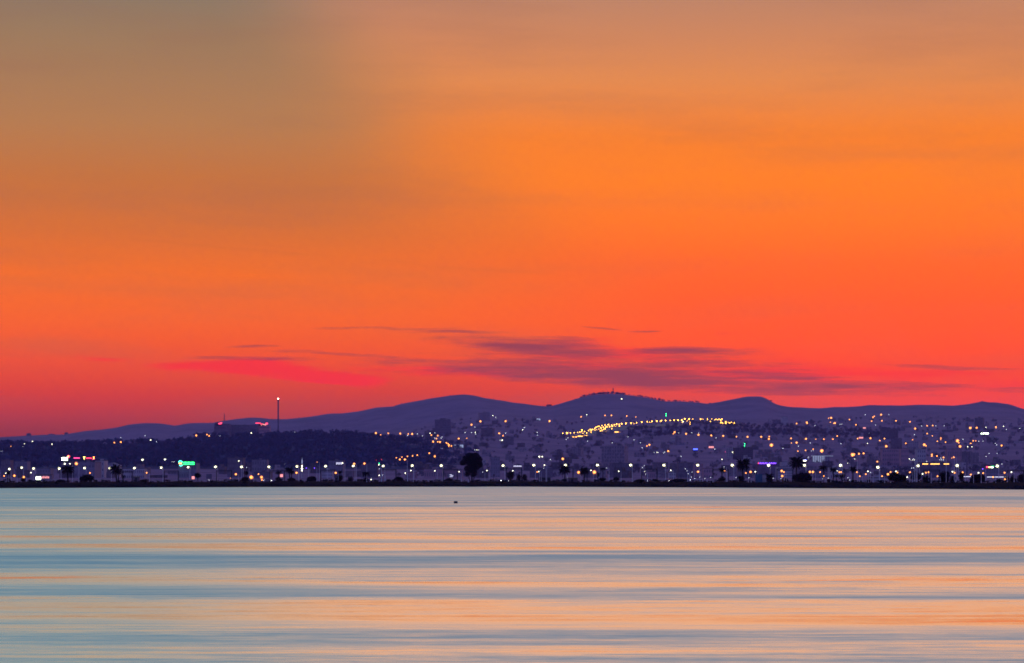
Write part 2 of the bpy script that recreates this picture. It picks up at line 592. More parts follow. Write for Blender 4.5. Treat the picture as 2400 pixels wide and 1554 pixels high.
M['roof'] = mat('flat_roof_felt', (0.14, 0.13, 0.13), 0.95, vary=0.3, nscale=0.3)
M['teal_metal'] = mat('blue_grey_container_steel', (0.03, 0.10, 0.17), 0.6, vary=0.25, nscale=0.7)
M['tyre'] = mat('tyre_rubber', (0.015, 0.015, 0.015), 0.9)
M['car_paint'] = mat('dark_car_paint', (0.03, 0.03, 0.04), 0.3)
M['black_float'] = mat('black_float_plastic', (0.006, 0.006, 0.008), 0.6)
M['lit_soil'] = mat('pale_cut_slope', (0.42, 0.30, 0.22), 0.95, vary=0.3, nscale=0.05)
M['asphalt'] = mat('asphalt', (0.06, 0.06, 0.06), 0.9, vary=0.3, nscale=0.3)

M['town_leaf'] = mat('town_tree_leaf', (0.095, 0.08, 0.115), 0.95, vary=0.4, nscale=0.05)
# houses on the slope: each picks its own wall colour
m = bpy.data.materials.new('town_house_render')
m.use_nodes = True
N = Nodes(m.node_tree)
b = m.node_tree.nodes['Principled BSDF']
b.inputs['Roughness'].default_value = 0.9
b.inputs['Specular IOR Level'].default_value = 0.03
oi = N.new('ShaderNodeObjectInfo')
geo = N.new('ShaderNodeNewGeometry')
nz = N.noise(geo.outputs['Position'], 0.25, 4.0, 0.6)
wallc = N.ramp(oi.outputs['Random'], [(0.0, (0.10, 0.085, 0.10, 1)), (0.3, (0.19, 0.15, 0.17, 1)), (0.6, (0.27, 0.21, 0.23, 1)), (0.85, (0.30, 0.23, 0.26, 1)), (1.0, (0.42, 0.36, 0.38, 1))])
N.put(b.inputs['Base Color'], N.mix(N.step(nz, 0.35, 0.75), wallc, N.mix(1.0, wallc, (0.6, 0.58, 0.56, 1), 'MULTIPLY')))
M['house'] = m


def glow(name, col, s):
    return mat(name, (0.6, 0.6, 0.6), 0.4, emit=col, strength=s)


M['sodium'] = glow('sodium_lamp_glow', (1.0, 0.34, 0.03), 7.0)
M['sodium_road'] = glow('amber_road_lamp_glow', (1.0, 0.44, 0.04), 20.0)
M['white_lamp'] = glow('white_lamp_glow', (1.0, 0.92, 0.68), 7.0)
M['pin_white'] = glow('small_white_lamp_glow', (0.86, 0.88, 1.0), 4.0)
M['shore_lamp'] = glow('pale_yellow_lamp_glow', (1.0, 0.92, 0.55), 12.0)


def halo_mat(name, col, s, alpha):
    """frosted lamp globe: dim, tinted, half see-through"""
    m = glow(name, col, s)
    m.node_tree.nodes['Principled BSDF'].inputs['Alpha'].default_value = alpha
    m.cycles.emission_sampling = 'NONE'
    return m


M['sodium_globe'] = halo_mat('sodium_globe_glass', (1.0, 0.24, 0.015), 1.2, 0.5)  # glowing spheres added around lamp heads to imitate lens glare
M['road_globe'] = halo_mat('amber_globe_glass', (1.0, 0.36, 0.02), 1.3, 0.5)
M['white_globe'] = halo_mat('white_globe_glass', (0.80, 0.85, 0.55), 0.7, 0.4)
M['shore_globe'] = halo_mat('pale_globe_glass', (0.90, 0.86, 0.40), 0.7, 0.4)
M['green_glow'] = glow('green_sign_glow', (0.02, 1.0, 0.16), 4.0)
M['green_lamp'] = glow('green_lamp_glow', (0.02, 1.0, 0.30), 12.0)
M['cyan_glow'] = glow('cyan_sign_glow', (0.1, 0.95, 0.75), 4.0)
M['red_glow'] = glow('red_sign_glow', (1.0, 0.03, 0.06), 3.2)
M['pink_glow'] = glow('magenta_sign_glow', (1.0, 0.04, 0.22), 2.6)
M['orange_sign'] = glow('orange_sign_glow', (1.0, 0.25, 0.03), 7.0)
M['yellow_sign'] = glow('yellow_sign_glow', (1.0, 0.72, 0.12), 6.0)
M['white_sign'] = glow('white_sign_glow', (0.85, 1.0, 0.80), 9.0)
M['blue_glow'] = glow('blue_sign_glow', (0.05, 0.08, 1.0), 5.0)
M['purple_glow'] = glow('violet_sign_glow', (0.18, 0.04, 1.0), 4.5)
M['amber_strip'] = glow('amber_strip_glow', (1.0, 0.42, 0.05), 5.0)
M['pale_strip'] = glow('pale_lit_strip_glow', (0.80, 0.76, 1.0), 0.9)
M['pink_strip'] = glow('salmon_lit_glow', (1.0, 0.30, 0.22), 1.3)
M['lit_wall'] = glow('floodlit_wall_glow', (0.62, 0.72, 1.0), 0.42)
M['head_light'] = glow('headlight_glow', (0.9, 0.93, 1.0), 14.0)

ORD = ['first', 'second', 'third', 'fourth', 'fifth', 'sixth', 'seventh', 'eighth', 'ninth', 'tenth', 'eleventh', 'twelfth', 'thirteenth',
       'fourteenth', 'fifteenth', 'sixteenth', 'seventeenth', 'eighteenth', 'nineteenth', 'twentieth']
TENS = ['', '', 'twenty', 'thirty', 'forty', 'fifty', 'sixty', 'seventy', 'eighty', 'ninety']


def nth(i):
    """0 -> first"""
    n = i + 1
    if n <= 20:
        return ORD[n - 1]
    if n >= 100:
        return 'hundred and ' + nth(n - 101) if n > 100 else 'hundredth'
    t, u = divmod(n, 10)
    if u == 0:
        return TENS[t][:-1] + 'ieth'
    return TENS[t] + '-' + ORD[u - 1]


# ================================================================== wooded slope (one dark mass, left of the town)
def scatter_trees(name, label, pts, material, kind='stuff'):
    """pts: (x, y, z, height, radius); every tree a trunk and a loose crown of leaf clumps"""
    base_v, base_f = [], []
    allv, allf = [], []
    o = 0
    for (x, y, z, h, r) in pts:
        n = 34
        u = rng.normal(size=(n, 3))
        u /= np.linalg.norm(u, axis=1)[:, None]
        rad = rng.uniform(0.45, 1.08, n)[:, None]
        c = u * rad * np.array([r, r, h * 0.38]) + np.array([x, y, z + h * 0.62])
        s = r * rng.uniform(0.28, 0.5, n)[:, None]
        a = rng.normal(size=(n, 3))
        b_ = rng.normal(size=(n, 3))
        a /= np.linalg.norm(a, axis=1)[:, None]
        b_ /= np.linalg.norm(b_, axis=1)[:, None]
        q = np.stack([c - a * s, c + b_ * s, c + a * s], 1).reshape(-1, 3)
        allv.append(q)
        allf.append(np.arange(n * 3).reshape(-1, 3) + o)
        o += n * 3
        t = r * 0.09
        tv = np.array([[x - t, y, z - 0.4], [x + t, y, z - 0.4], [x, y + t, z - 0.4], [x, y, z + h * 0.7]])
        allv.append(tv)
        allf.append(np.array([[0, 1, 3], [1, 2, 3], [2, 0, 3]]) + o)
        o += 4
    V = np.concatenate(allv)
    F = np.concatenate(allf)
    me = bpy.data.meshes.new(name)
    me.from_pydata(V.tolist(), [], F.tolist())
    me.materials.append(material)
    ob = link(name, me)
    ob['kind'] = kind
    ob['label'] = label
    return ob


def wood_edge(px):
    return np.interp(px, [0, 850, 950, 1050, 1130], [1.0, 1.0, 0.75, 0.35, 0.0])


wpx = list(range(-400, 1141, 14))
wY = list(range(3380, 4790, 35))
vs_, fs_ = [], []
for Y in wY:
    for px in wpx:
        p = ground(px, Y)
        vs_.append((p.x, p.y, p.z + 0.6))
for j in range(len(wY) - 1):
    for i in range(len(wpx) - 1):
        if random.random() < wood_edge(wpx[i]) ** 1.5:
            n = len(wpx)
            fs_.append((j * n + i, j * n + i + 1, (j + 1) * n + i + 1, (j + 1) * n + i))
wf = link('wood_floor_ground', MB().add(vs_, fs_).mesh('wood_floor_ground', M['forest']))
wf['kind'] = 'structure'
pts = []
for i in range(4800):
    px = random.uniform(-250, 1130)
    if random.random() > wood_edge(px):
        continue
    Y = random.uniform(3450, 4780)
    if px < 330 and random.random() < 0.25:
        continue
    p = ground(px, Y)
    h = random.uniform(6.0, 12.0)
    pts.append((p.x, p.y, p.z, h, h * random.uniform(0.42, 0.62)))
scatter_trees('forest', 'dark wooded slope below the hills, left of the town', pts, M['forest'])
pts = []
for i in range(1150):
    px = random.uniform(930, 2700)
    Y = random.uniform(2700, 7300)
    p = ground(px, Y)
    h = random.uniform(4.0, 10.0)
    pts.append((p.x, p.y, p.z, h, h * random.uniform(0.4, 0.6)))
for i in range(520):                                             # dark wooded flank under the lit road, and right of it
    px = random.uniform(1470, 2080)
    Y = random.uniform(5400, 6060)
    p = ground(px, Y)
    h = random.uniform(6.0, 11.0)
    pts.append((p.x, p.y, p.z, h, h * random.uniform(0.45, 0.6)))
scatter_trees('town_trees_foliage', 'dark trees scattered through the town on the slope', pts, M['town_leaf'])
pts = []
for i in range(360):                                             # trees along the crest of the far hills
    px = random.choice([random.uniform(1360, 1500), random.uniform(1360, 1460), random.uniform(1500, 1660), random.uniform(1270, 1300), random.uniform(-60, 2440)])
    Y = random.uniform(9330, 9540)
    p = ground(px, Y)
    h = random.uniform(3.5, 9.5) if 1360 < px < 1640 else random.uniform(1.5, 4.0)
    pts.append((p.x, p.y, p.z - 0.3, h, h * random.uniform(0.4, 0.7)))
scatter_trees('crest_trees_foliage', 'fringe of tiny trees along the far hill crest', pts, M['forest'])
pts = []
for i in range(900):                                             # low scrub on the lake bank
    px = random.uniform(-200, 2600)
    d0 = float(shore_depth(px))
    Y = d0 + random.uniform(7, 60)
    p = ground(px, Y)
    h = random.uniform(0.25, 0.9)
    pts.append((p.x, p.y, p.z, h, h * random.uniform(0.7, 1.4)))
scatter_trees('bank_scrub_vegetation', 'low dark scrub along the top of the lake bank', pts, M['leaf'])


# ---- broken stones along the water's edge
sv, sf = [], []
base = [(1, 0, 0), (-1, 0, 0), (0, 1, 0), (0, -1, 0), (0, 0, 1), (0, 0, -1)]
octa = [(0, 2, 4), (2, 1, 4), (1, 3, 4), (3, 0, 4), (2, 0, 5), (1, 2, 5), (3, 1, 5), (0, 3, 5)]
for i in range(2600):
    px = random.uniform(-250, 2650)
    p = ground(px, float(shore_depth(px)) + random.triangular(-1.5, 6.0, 0.5))
    s = random.triangular(0.15, 0.9, 0.25)
    o_ = len(sv)
    for v in base:
        sv.append((p.x + v[0] * s * random.uniform(0.7, 1.6), p.y + v[1] * s * random.uniform(0.7, 1.3), p.z + 0.1 + v[2] * s * random.uniform(0.4, 0.8)))
    sf += [tuple(k + o_ for k in f) for f in octa]
M['stone'] = mat('wet_dark_stone', (0.02, 0.02, 0.026), 0.85, vary=0.4, nscale=0.8)
st_ = link('shore_rubble', MB().add(sv, sf).mesh('shore_rubble', M['stone']))
st_['kind'] = 'stuff'
st_['label'] = 'broken dark stones along the edge of the lake'

# ================================================================== buildings
def facade(mb, x0, x1, z0, z1, y, cols, rows, wm=0, gm=1, depth=0.25, fx=0.5, fz=0.5, openings=None):
    """a wall facing the lake with recessed windows in it"""
    cw, ch = (x1 - x0) / cols, (z1 - z0) / rows
    for i in range(cols):
        for j in range(rows):
            a, b_ = x0 + i * cw, x0 + (i + 1) * cw
            c, d = z0 + j * ch, z0 + (j + 1) * ch
            p, q = a + cw * (1 - fx) / 2, b_ - cw * (1 - fx) / 2
            r, s = c + ch * (1 - fz) / 2, d - ch * (1 - fz) / 2
            v = [(a, y, c), (b_, y, c), (b_, y, d), (a, y, d), (p, y, r), (q, y, r), (q, y, s), (p, y, s),
                 (p, y + depth, r), (q, y + depth, r), (q, y + depth, s), (p, y + depth, s)]
            mb.add(v, [(0, 1, 5, 4), (1, 2, 6, 5), (2, 3, 7, 6), (3, 0, 4, 7), (4, 5, 9, 8), (5, 6, 10, 9), (6, 7, 11, 10), (7, 4, 8, 11)], wm)
            mb.add([v[8], v[9], v[10], v[11]], [(0, 1, 2, 3)], gm)
            if openings is not None:
                openings.append((p, q, r, s))


def block(mb, x0, x1, y0, y1, z0, z1, cols, rows, wm=0, gm=1, parapet=0.5, fx=0.5, fz=0.5, openings=None):
    facade(mb, x0, x1, z0, z1, y0, cols, rows, wm, gm, 0.25, fx, fz, openings)
    v = [(x0, y0, z0), (x1, y0, z0), (x1, y1, z0), (x0, y1, z0), (x0, y0, z1), (x1, y0, z1), (x1, y1, z1), (x0, y1, z1)]
    mb.add(v, [(1, 2, 6, 5), (2, 3, 7, 6), (3, 0, 4, 7)], wm)
    mb.add([v[4], v[5], v[6], v[7]], [(0, 1, 2, 3)], wm)
    if parapet > 0:
        t = 0.25
        mb.box(x0, x1, y0, y0 + t, z1 + 0.003, z1 + parapet, wm)
        mb.box(x0, x1, y1 - t, y1, z1 + 0.003, z1 + parapet, wm)
        mb.box(x0, x0 + t, y0 + t, y1 - t, z1 + 0.003, z1 + parapet, wm)
        mb.box(x1 - t, x1, y0 + t, y1 - t, z1 + 0.003, z1 + parapet, wm)


def house_mesh(k):
    r = random.Random(100 + k)
    mb = MB()
    w, d = r.uniform(7, 14), r.uniform(7, 10)
    n = r.choice([1, 2, 2, 3])
    h = 3.1 * n
    block(mb, -w / 2, w / 2, 0, d, -2.5, h, max(2, int(w / 3.2)), n, fx=0.4, fz=0.42)
    if r.random() < 0.6:
        w2 = w * r.uniform(0.35, 0.6)
        x0 = r.choice([-w / 2 + 0.4, w / 2 - w2 - 0.4])
        block(mb, x0, x0 + w2, 1.0, d - 0.6, h + 0.01, h + 2.9, max(1, int(w2 / 3)), 1, fx=0.4, fz=0.45)
    if r.random() < 0.5:
        x = r.uniform(-w / 3, w / 3)
        mb.lathe([(0.6, h + 0.02), (0.65, h + 0.6), (0.6, h + 1.5), (0.2, h + 1.7)], 8, 0, x, d * 0.7)
    if r.random() < 0.5:                                          # a lower wing or a garden wall
        s = r.choice([-1, 1])
        x0, x1 = (w / 2 + 0.01, w / 2 + r.uniform(3, 6)) if s > 0 else (-w / 2 - r.uniform(3, 6), -w / 2 - 0.01)
        block(mb, x0, x1, 0.8, d - 1, -2.5, 2.9, 2, 1, fx=0.4, fz=0.3)
    return mb.mesh('town_house', [M['house'], M['glass']])


HOUSES = [house_mesh(k) for k in range(14)]


def slab_mesh(k):
    r = random.Random(300 + k)
    mb = MB()
    w, d = r.uniform(16, 28), 12
    n = r.choice([4, 5, 6])
    block(mb, -w / 2, w / 2, 0, d, -2.5, 3.1 * n, int(w / 3), n, fx=0.5, fz=0.5)
    mb.box(-2, 2, 4, 8, 3.1 * n + 0.01, 3.1 * n + 2.6, 0)
    mb.box(w * 0.3, w * 0.3 + 1.4, 4, 6, 3.1 * n + 0.01, 3.1 * n + 1.6, 0)
    return mb.mesh('apartment_block', [M['house'], M['glass']])


SLABS = [slab_mesh(k) for k in range(5)]


MARKS = [(0, 'the leftmost palm', 1110), (72, 'the white lit kiosk', 1121), (153, 'the white rooftop sign', 1073), (200, 'the red rooftop sign', 1072), (255, 'the round bush', 1118),
         (335, 'the twin floodlights', 1076), (443, 'the green sign', 1085), (525, 'the lattice mast', 980), (580, 'the leaning palm', 1112), (621, 'the red neon', 993), (652, 'the slim tower', 970),
         (708, 'the lit minaret', 1085), (795, 'the white-lettered roof', 1086), (858, 'the low fan palm', 1112), (934, 'the dome bush', 1122), (980, 'the small pink building', 1110),
         (1037, 'the dark apartment block', 990), (1105, 'the big round tree', 1090), (1195, 'the brown-green tree', 1112), (1264, 'the parked trailer', 1122), (1324, 'the wide palm', 1105),
         (1372, 'the lit cut slope', 1012), (1413, 'the tuft palm', 1105), (1437, 'the hilltop masts', 915), (1507, 'the lit road bend', 1000), (1560, 'the twin green lights', 973), (1630, 'the blue sign', 1053),
         (1680, 'the pale dome', 1070), (1741, 'the bushy palm', 1095), (1798, 'the violet sign', 1086), (1840, 'the pale tower block', 985), (1866, 'the tallest palm', 1090),
         (1925, 'the floodlit arcade', 1077), (1985, 'the slim palms', 1100), (2040, 'the low white shed', 1124), (2102, 'the spreading bush', 1118), (2145, 'the feathery tree', 1113), (2190, 'the amber strips', 1087),
         (2265, 'the dark chimney', 1080), (2310, 'the tricolour sign', 1094), (2390, 'the rightmost bushes', 1118)]


def spot(px, row):
    """where in the photograph, by the nearest thing one can find"""
    m = min(MARKS, key=lambda t: abs(t[0] - px) + 0.15 * abs(t[2] - row))
    if abs(m[2] - row) < 9:
        return 'beside ' + m[1]
    return ('above ' if row < m[2] else 'below ') + m[1]


def tier(Y):
    return 'on the plain' if Y < 3000 else 'low on the slope' if Y < 4300 else 'halfway up the slope' if Y < 5700 else 'high on the slope' if Y < 7300 else 'near the hilltop'


COUNTS = {}


def unique(label):
    COUNTS.setdefault(label, []).append(1)
    return len(COUNTS[label]) - 1


pending = []                                                     # things labelled after all are placed: (object, px, text, category, group)


def settle_labels():
    sets = {}
    for o, px, text, cat, grp in pending:
        sets.setdefault(text, []).append((px, o, cat, grp))
    for text, items in sets.items():
        items.sort(key=lambda t: t[0])
        for i, (px, o, cat, grp) in enumerate(items):
            tag(o, text if len(items) == 1 else text + ', ' + nth(i) + ' from left', cat, grp)


taken = []
placed = 0
tries = 0
while placed < 290 and tries < 9000:
    tries += 1
    px = random.uniform(-60, 2460)
    Y = random.uniform(2500, 7300)
    if px < 900 and 3250 < Y:
        continue
    if Y < 3100 and random.random() < 0.5:
        continue
    if px < 980 and Y > 3400 and random.random() < 0.8:
        continue
    if 1480 < px < 2000 and 5300 < Y < 6200 and random.random() < 0.93:
        continue
    if 1290 < px < 1760 and 5950 < Y < 6300:
        continue
    if Y > 6700 and not (1080 < px < 1330 or px > 1850):
        continue
    if 1600 < px < 1660 and Y < 5200 or 2150 < px < 2240 and Y < 3100:
        continue
    x = W_at(px, Y)
    if any(abs(x - a) < 17 and abs(Y - b_) < 40 for a, b_ in taken):
        continue
    taken.append((x, Y))
    z = float(land_z(px, Y))
    big = Y > 3700 and random.random() < 0.10 and not (1280 < px < 1790 and 4600 < Y < 6300)
    me = random.choice(SLABS if big else HOUSES)
    s = random.uniform(0.95, 1.5)
    o = link('apartment_block' if big else 'town_house', me, loc=(x, Y, z), rot=(0, 0, random.uniform(-0.5, 0.5)), scl=(s, s, s * random.uniform(0.85, 1.1)))
    kind = 'hazy apartment block' if big else 'small hazy flat-roofed house'
    pending.append((o, px, '%s %s, %s' % (kind, tier(Y), spot(px, row_of(px, Y))), 'building', 'buildings of the hillside town'))
    placed += 1


def building(px0, px1, top, Y, cols, rows, wall, label, depth=14, fx=0.5, fz=0.5, roof='flat', name='building', cat='building', base=None):
    """a building of the plain with its windows, doors and roof as parts"""
    Y = RM(Y)
    depth *= 1.6
    pc = (px0 + px1) / 2
    g = ground(pc, Y) if base is None else Vector((W_at(pc, Y), Y, base))
    w = (px1 - px0) * KP * Y
    h = Z_at(top, Y) - g.z
    t = thing(name, label, cat, (g.x, g.y, g.z))
    mb = MB()
    op = []
    eave = h if roof == 'flat' else h * 0.82
    block(mb, -w / 2, w / 2, 0, depth, -1.2, eave, cols, rows, 0, 0, 0.0, fx, fz, op)
    link('wall', mb.mesh('wall', M[wall]), t)
    r = MB()
    if roof == 'flat':
        r.box(-w / 2 - 0.15, w / 2 + 0.15, -0.15, 0.2, h + 0.004, h + 0.6)
        r.box(-w / 2 - 0.15, w / 2 + 0.15, depth - 0.2, depth + 0.15, h + 0.004, h + 0.6)
        r.box(-w / 2 - 0.15, -w / 2 + 0.2, 0.2, depth - 0.2, h + 0.004, h + 0.6)
        r.box(w / 2 - 0.2, w / 2 + 0.15, 0.2, depth - 0.2, h + 0.004, h + 0.6)
        r.box(-w / 2 + 0.2, w / 2 - 0.2, 0.2, depth - 0.2, h + 0.004, h + 0.12)
        ro = link('roof', r.mesh('roof', M['roof']), t)
        link('stair_hut', MB().box(-1.6, 1.6, depth * 0.5, depth * 0.5 + 3, h + 0.13, h + 1.9).box(-1.8, 1.8, depth * 0.5 - 0.2, depth * 0.5 + 3.2, h + 1.905, h + 2.05).mesh('stair_hut', M[wall]), ro)
    else:
        k = max(1, int(w / 12))
        for i in range(k):
            a, b_ = -w / 2 + i * w / k, -w / 2 + (i + 1) * w / k
            c = (a + b_) / 2
            r.add([(a, -0.3, eave + .01), (b_, -0.3, eave + .01), (c, -0.3, h), (a, depth, eave + .01), (b_, depth, eave + .01), (c, depth, h)],
                  [(0, 1, 2), (3, 5, 4), (0, 2, 5, 3), (2, 1, 4, 5), (0, 3, 4, 1)])
        link('roof', r.mesh('roof', M['greywall']), t)
    cache = {}
    for p, q, c, d in op:
        key = (round(q - p, 2), round(d - c, 2))
        if key not in cache:
            ww, hh = q - p, d - c
            pane = MB().box(0.06, ww - 0.06, 0, 0.03, 0.06, hh - 0.06).mesh('window', M['glass'])
            fr = MB().box(0, ww, -0.03, 0.05, 0, 0.058).box(0, ww, -0.03, 0.05, hh - 0.058, hh).box(0, 0.058, -0.03, 0.05, 0.06, hh - 0.06).box(ww - 0.058, ww, -0.03, 0.05, 0.06, hh - 0.06).box(
                ww / 2 - 0.03, ww / 2 + 0.03, -0.034, -0.004, 0.06, hh - 0.06).mesh('frame', M['frame'])
            cache[key] = (pane, fr)
        pane, fr = cache[key]
        wo = link('window', pane, t, (p, 0.16, c))
        link('frame', fr, wo)
    return t, w, h, g


B = {}
B['red'] = building(174, 222, 1083, 2900, 6, 2, 'greywall', 'grey warehouse under the red and magenta rooftop sign', 26, 0.6, 0.3)
B['redb'] = building(223, 244, 1080, 3000, 3, 3, 'render_white', 'pale plain block joined right of the red-signed warehouse', 16, 0.4, 0.4)
B['whitesign'] = building(143, 163, 1083, 2980, 3, 3, 'darkwall', 'dark block under the two-line white rooftop sign', 14)
building(246, 277, 1084, 3100, 6, 1, 'render_white', 'long pale shed right of the red-signed warehouse', 16, 0.6, 0.25, 'ridge')
building(287, 338, 1099, 2760, 11, 2, 'render_white', 'low pale office row under the twin floodlights', 12, 0.55, 0.5)
building(2, 24, 1079, 3120, 4, 4, 'darkwall', 'dim tall block at the left edge of the shore', 12)
building(34, 64, 1082, 3160, 5, 3, 'greywall', 'dim grey block behind the leftmost shore lamps', 12)
building(86, 118, 1098, 2800, 5, 2, 'greywall', 'low grey building behind the white lit kiosk', 12)
B['green'] = building(418, 460, 1086, 2880, 7, 2, 'greywall', 'grey hall carrying the green two-line sign', 18, 0.6, 0.4)
building(533, 570, 1074, 3140, 7, 4, 'darkwall', 'dim office block behind the orange lamps', 14)
building(590, 626, 1078, 3180, 6, 3, 'greywall', 'dim grey block left of the lit minaret', 14)
building(596, 634, 1107, 2650, 6, 1, 'darkwall', 'low dark depot between two portal frames', 12, 0.7, 0.4)
building(754, 779, 1103, 2640, 5, 3, 'render_white', 'pale building with banded floors behind a portal frame', 10, 0.8, 0.3)
B['litsign'] = building(770, 804, 1080, 2950, 6, 3, 'greywall', 'grey block with a white lit sign on its roof', 14)
building(846, 884, 1088, 3000, 6, 2, 'darkwall', 'dim low block under the green lamp', 14)
building(950, 976, 1108, 2700, 5, 1, 'pinkwall', 'small low pink building under two small lamps', 10)
building(994, 1037, 1100, 2700, 8, 1, 'pinkwall', 'long pink wall building left of the portal frame', 12, 0.5, 0.4)
building(1042, 1084, 1101, 2720, 8, 1, 'pinkwall', 'long pink building inside the portal frame left of big tree', 12, 0.5, 0.4)
building(1150, 1172, 1072, 3160, 4, 5, 'greywall', 'dim tall block above the lamp right of the big tree', 12)
building(1242, 1296, 1092, 3050, 8, 2, 'darkwall', 'dim long hall left of the wide palm', 16, 0.5, 0.4, 'ridge')
building(1430, 1480, 1086, 3120, 8, 3, 'darkwall', 'dim long block right of the tuft palm', 14)
building(1513, 1537, 1106, 2660, 5, 1, 'pinkwall', 'low pink building seen through a portal frame', 10)
building(1568, 1584, 1108, 2560, 3, 2, 'render_white', 'small lit gatehouse with dark upper corner', 8)
building(1590, 1626, 1085, 2980, 6, 4, 'darkwall', 'dark block dotted with tiny lit windows', 14)
building(1628, 1648, 1088, 2800, 4, 4, 'pinkwall', 'narrow pink block behind a shore lamp', 12)
building(1649, 1672, 1098, 2760, 4, 2, 'pinkwall', 'low pink block left of a portal frame', 12)
B['violet'] = building(1776, 1822, 1089, 2900, 9, 3, 'darkwall', 'dark hall under the violet lit sign', 16, 0.6, 0.4)
building(1823, 1858, 1094, 2700, 7, 5, 'render_white', 'pale banded building framed by a portal', 12, 0.85, 0.35)
building(1832, 1858, 1083, 3060, 5, 2, 'render_white', 'pale upper block behind the banded building', 12, 0.6, 0.4)
building(1946, 1972, 1096, 2800, 5, 2, 'render_white', 'pale block between the slim palms', 12)
building(2042, 2082, 1121, 2300, 9, 1, 'render_white', 'low white shed on the bank left of the bushes', 8, 0.7, 0.3)
B['amber'] = building(2158, 2228, 1084, 3000, 14, 1, 'darkwall', 'long dark hall with three amber lit strips', 18, 0.3, 0.2)
building(2112, 2130, 1052, 3900, 4, 4, 'pinkwall', 'tall pale pink block on the right slope', 12)
building(2068, 2110, 1052, 4000, 8, 4, 'pinkwall', 'wide pale pink block beside orange lamps on right slope', 14)
building(2150, 2170, 1053, 3950, 4, 4, 'render_white', 'pale square block left of the long pink one', 12)
building(2221, 2254, 1053, 3950, 8, 2, 'pinkwall', 'long pale pink building beside the tall white lit doorway', 14)
building(2306, 2340, 1098, 2800, 6, 2, 'greywall', 'low grey hall under the tricolour sign', 14)
# blocks that stand out on the slope
t, w, h, g = building(1019, 1056, 984, 5900, 9, 6, 'darkwall', 'dark stepped apartment block standing out on the slope', 20, 0.5, 0.45)
link('upper_storeys', MB().box(-w * 0.18, w * 0.16, 3, 14, h + 0.61, h + 4.0).box(-w * 0.2, w * 0.18, 2.8, 14.2, h + 4.005, h + 4.3).mesh('upper_storeys', M['darkwall']), t)
building(1832, 1847, 977, 6900, 6, 8, 'render_white', 'pale lit tower block standing alone below the ridge', 12, 0.55, 0.5)
building(1811, 1830, 984, 6950, 5, 5, 'darkwall', 'dim block left of the pale tower block', 12)
bA = building(502, 538, 994, 5750, 8, 5, 'darkwall', 'wide hazy block with a red roof sign under the mast', 18)
bB = building(540, 605, 996, 5780, 14, 5, 'darkwall', 'long hazy many-windowed block above the wooded slope', 18)
bC = building(608, 632, 998, 5700, 6, 5, 'pinkwall', 'hazy block with red neon roof sign left of slim tower', 16, 0.8, 0.4)
for k, (a, b_, top) in enumerate([(62, 71, 1016), (88, 104, 1020), (113, 127, 1017.5), (140, 146, 1019), (151, 158, 1014)]):
    building(a, b_, top, 9350, 3, 2, 'darkwall', 'tiny dark building on the skyline at far left, %s from left' % nth(k), 10)

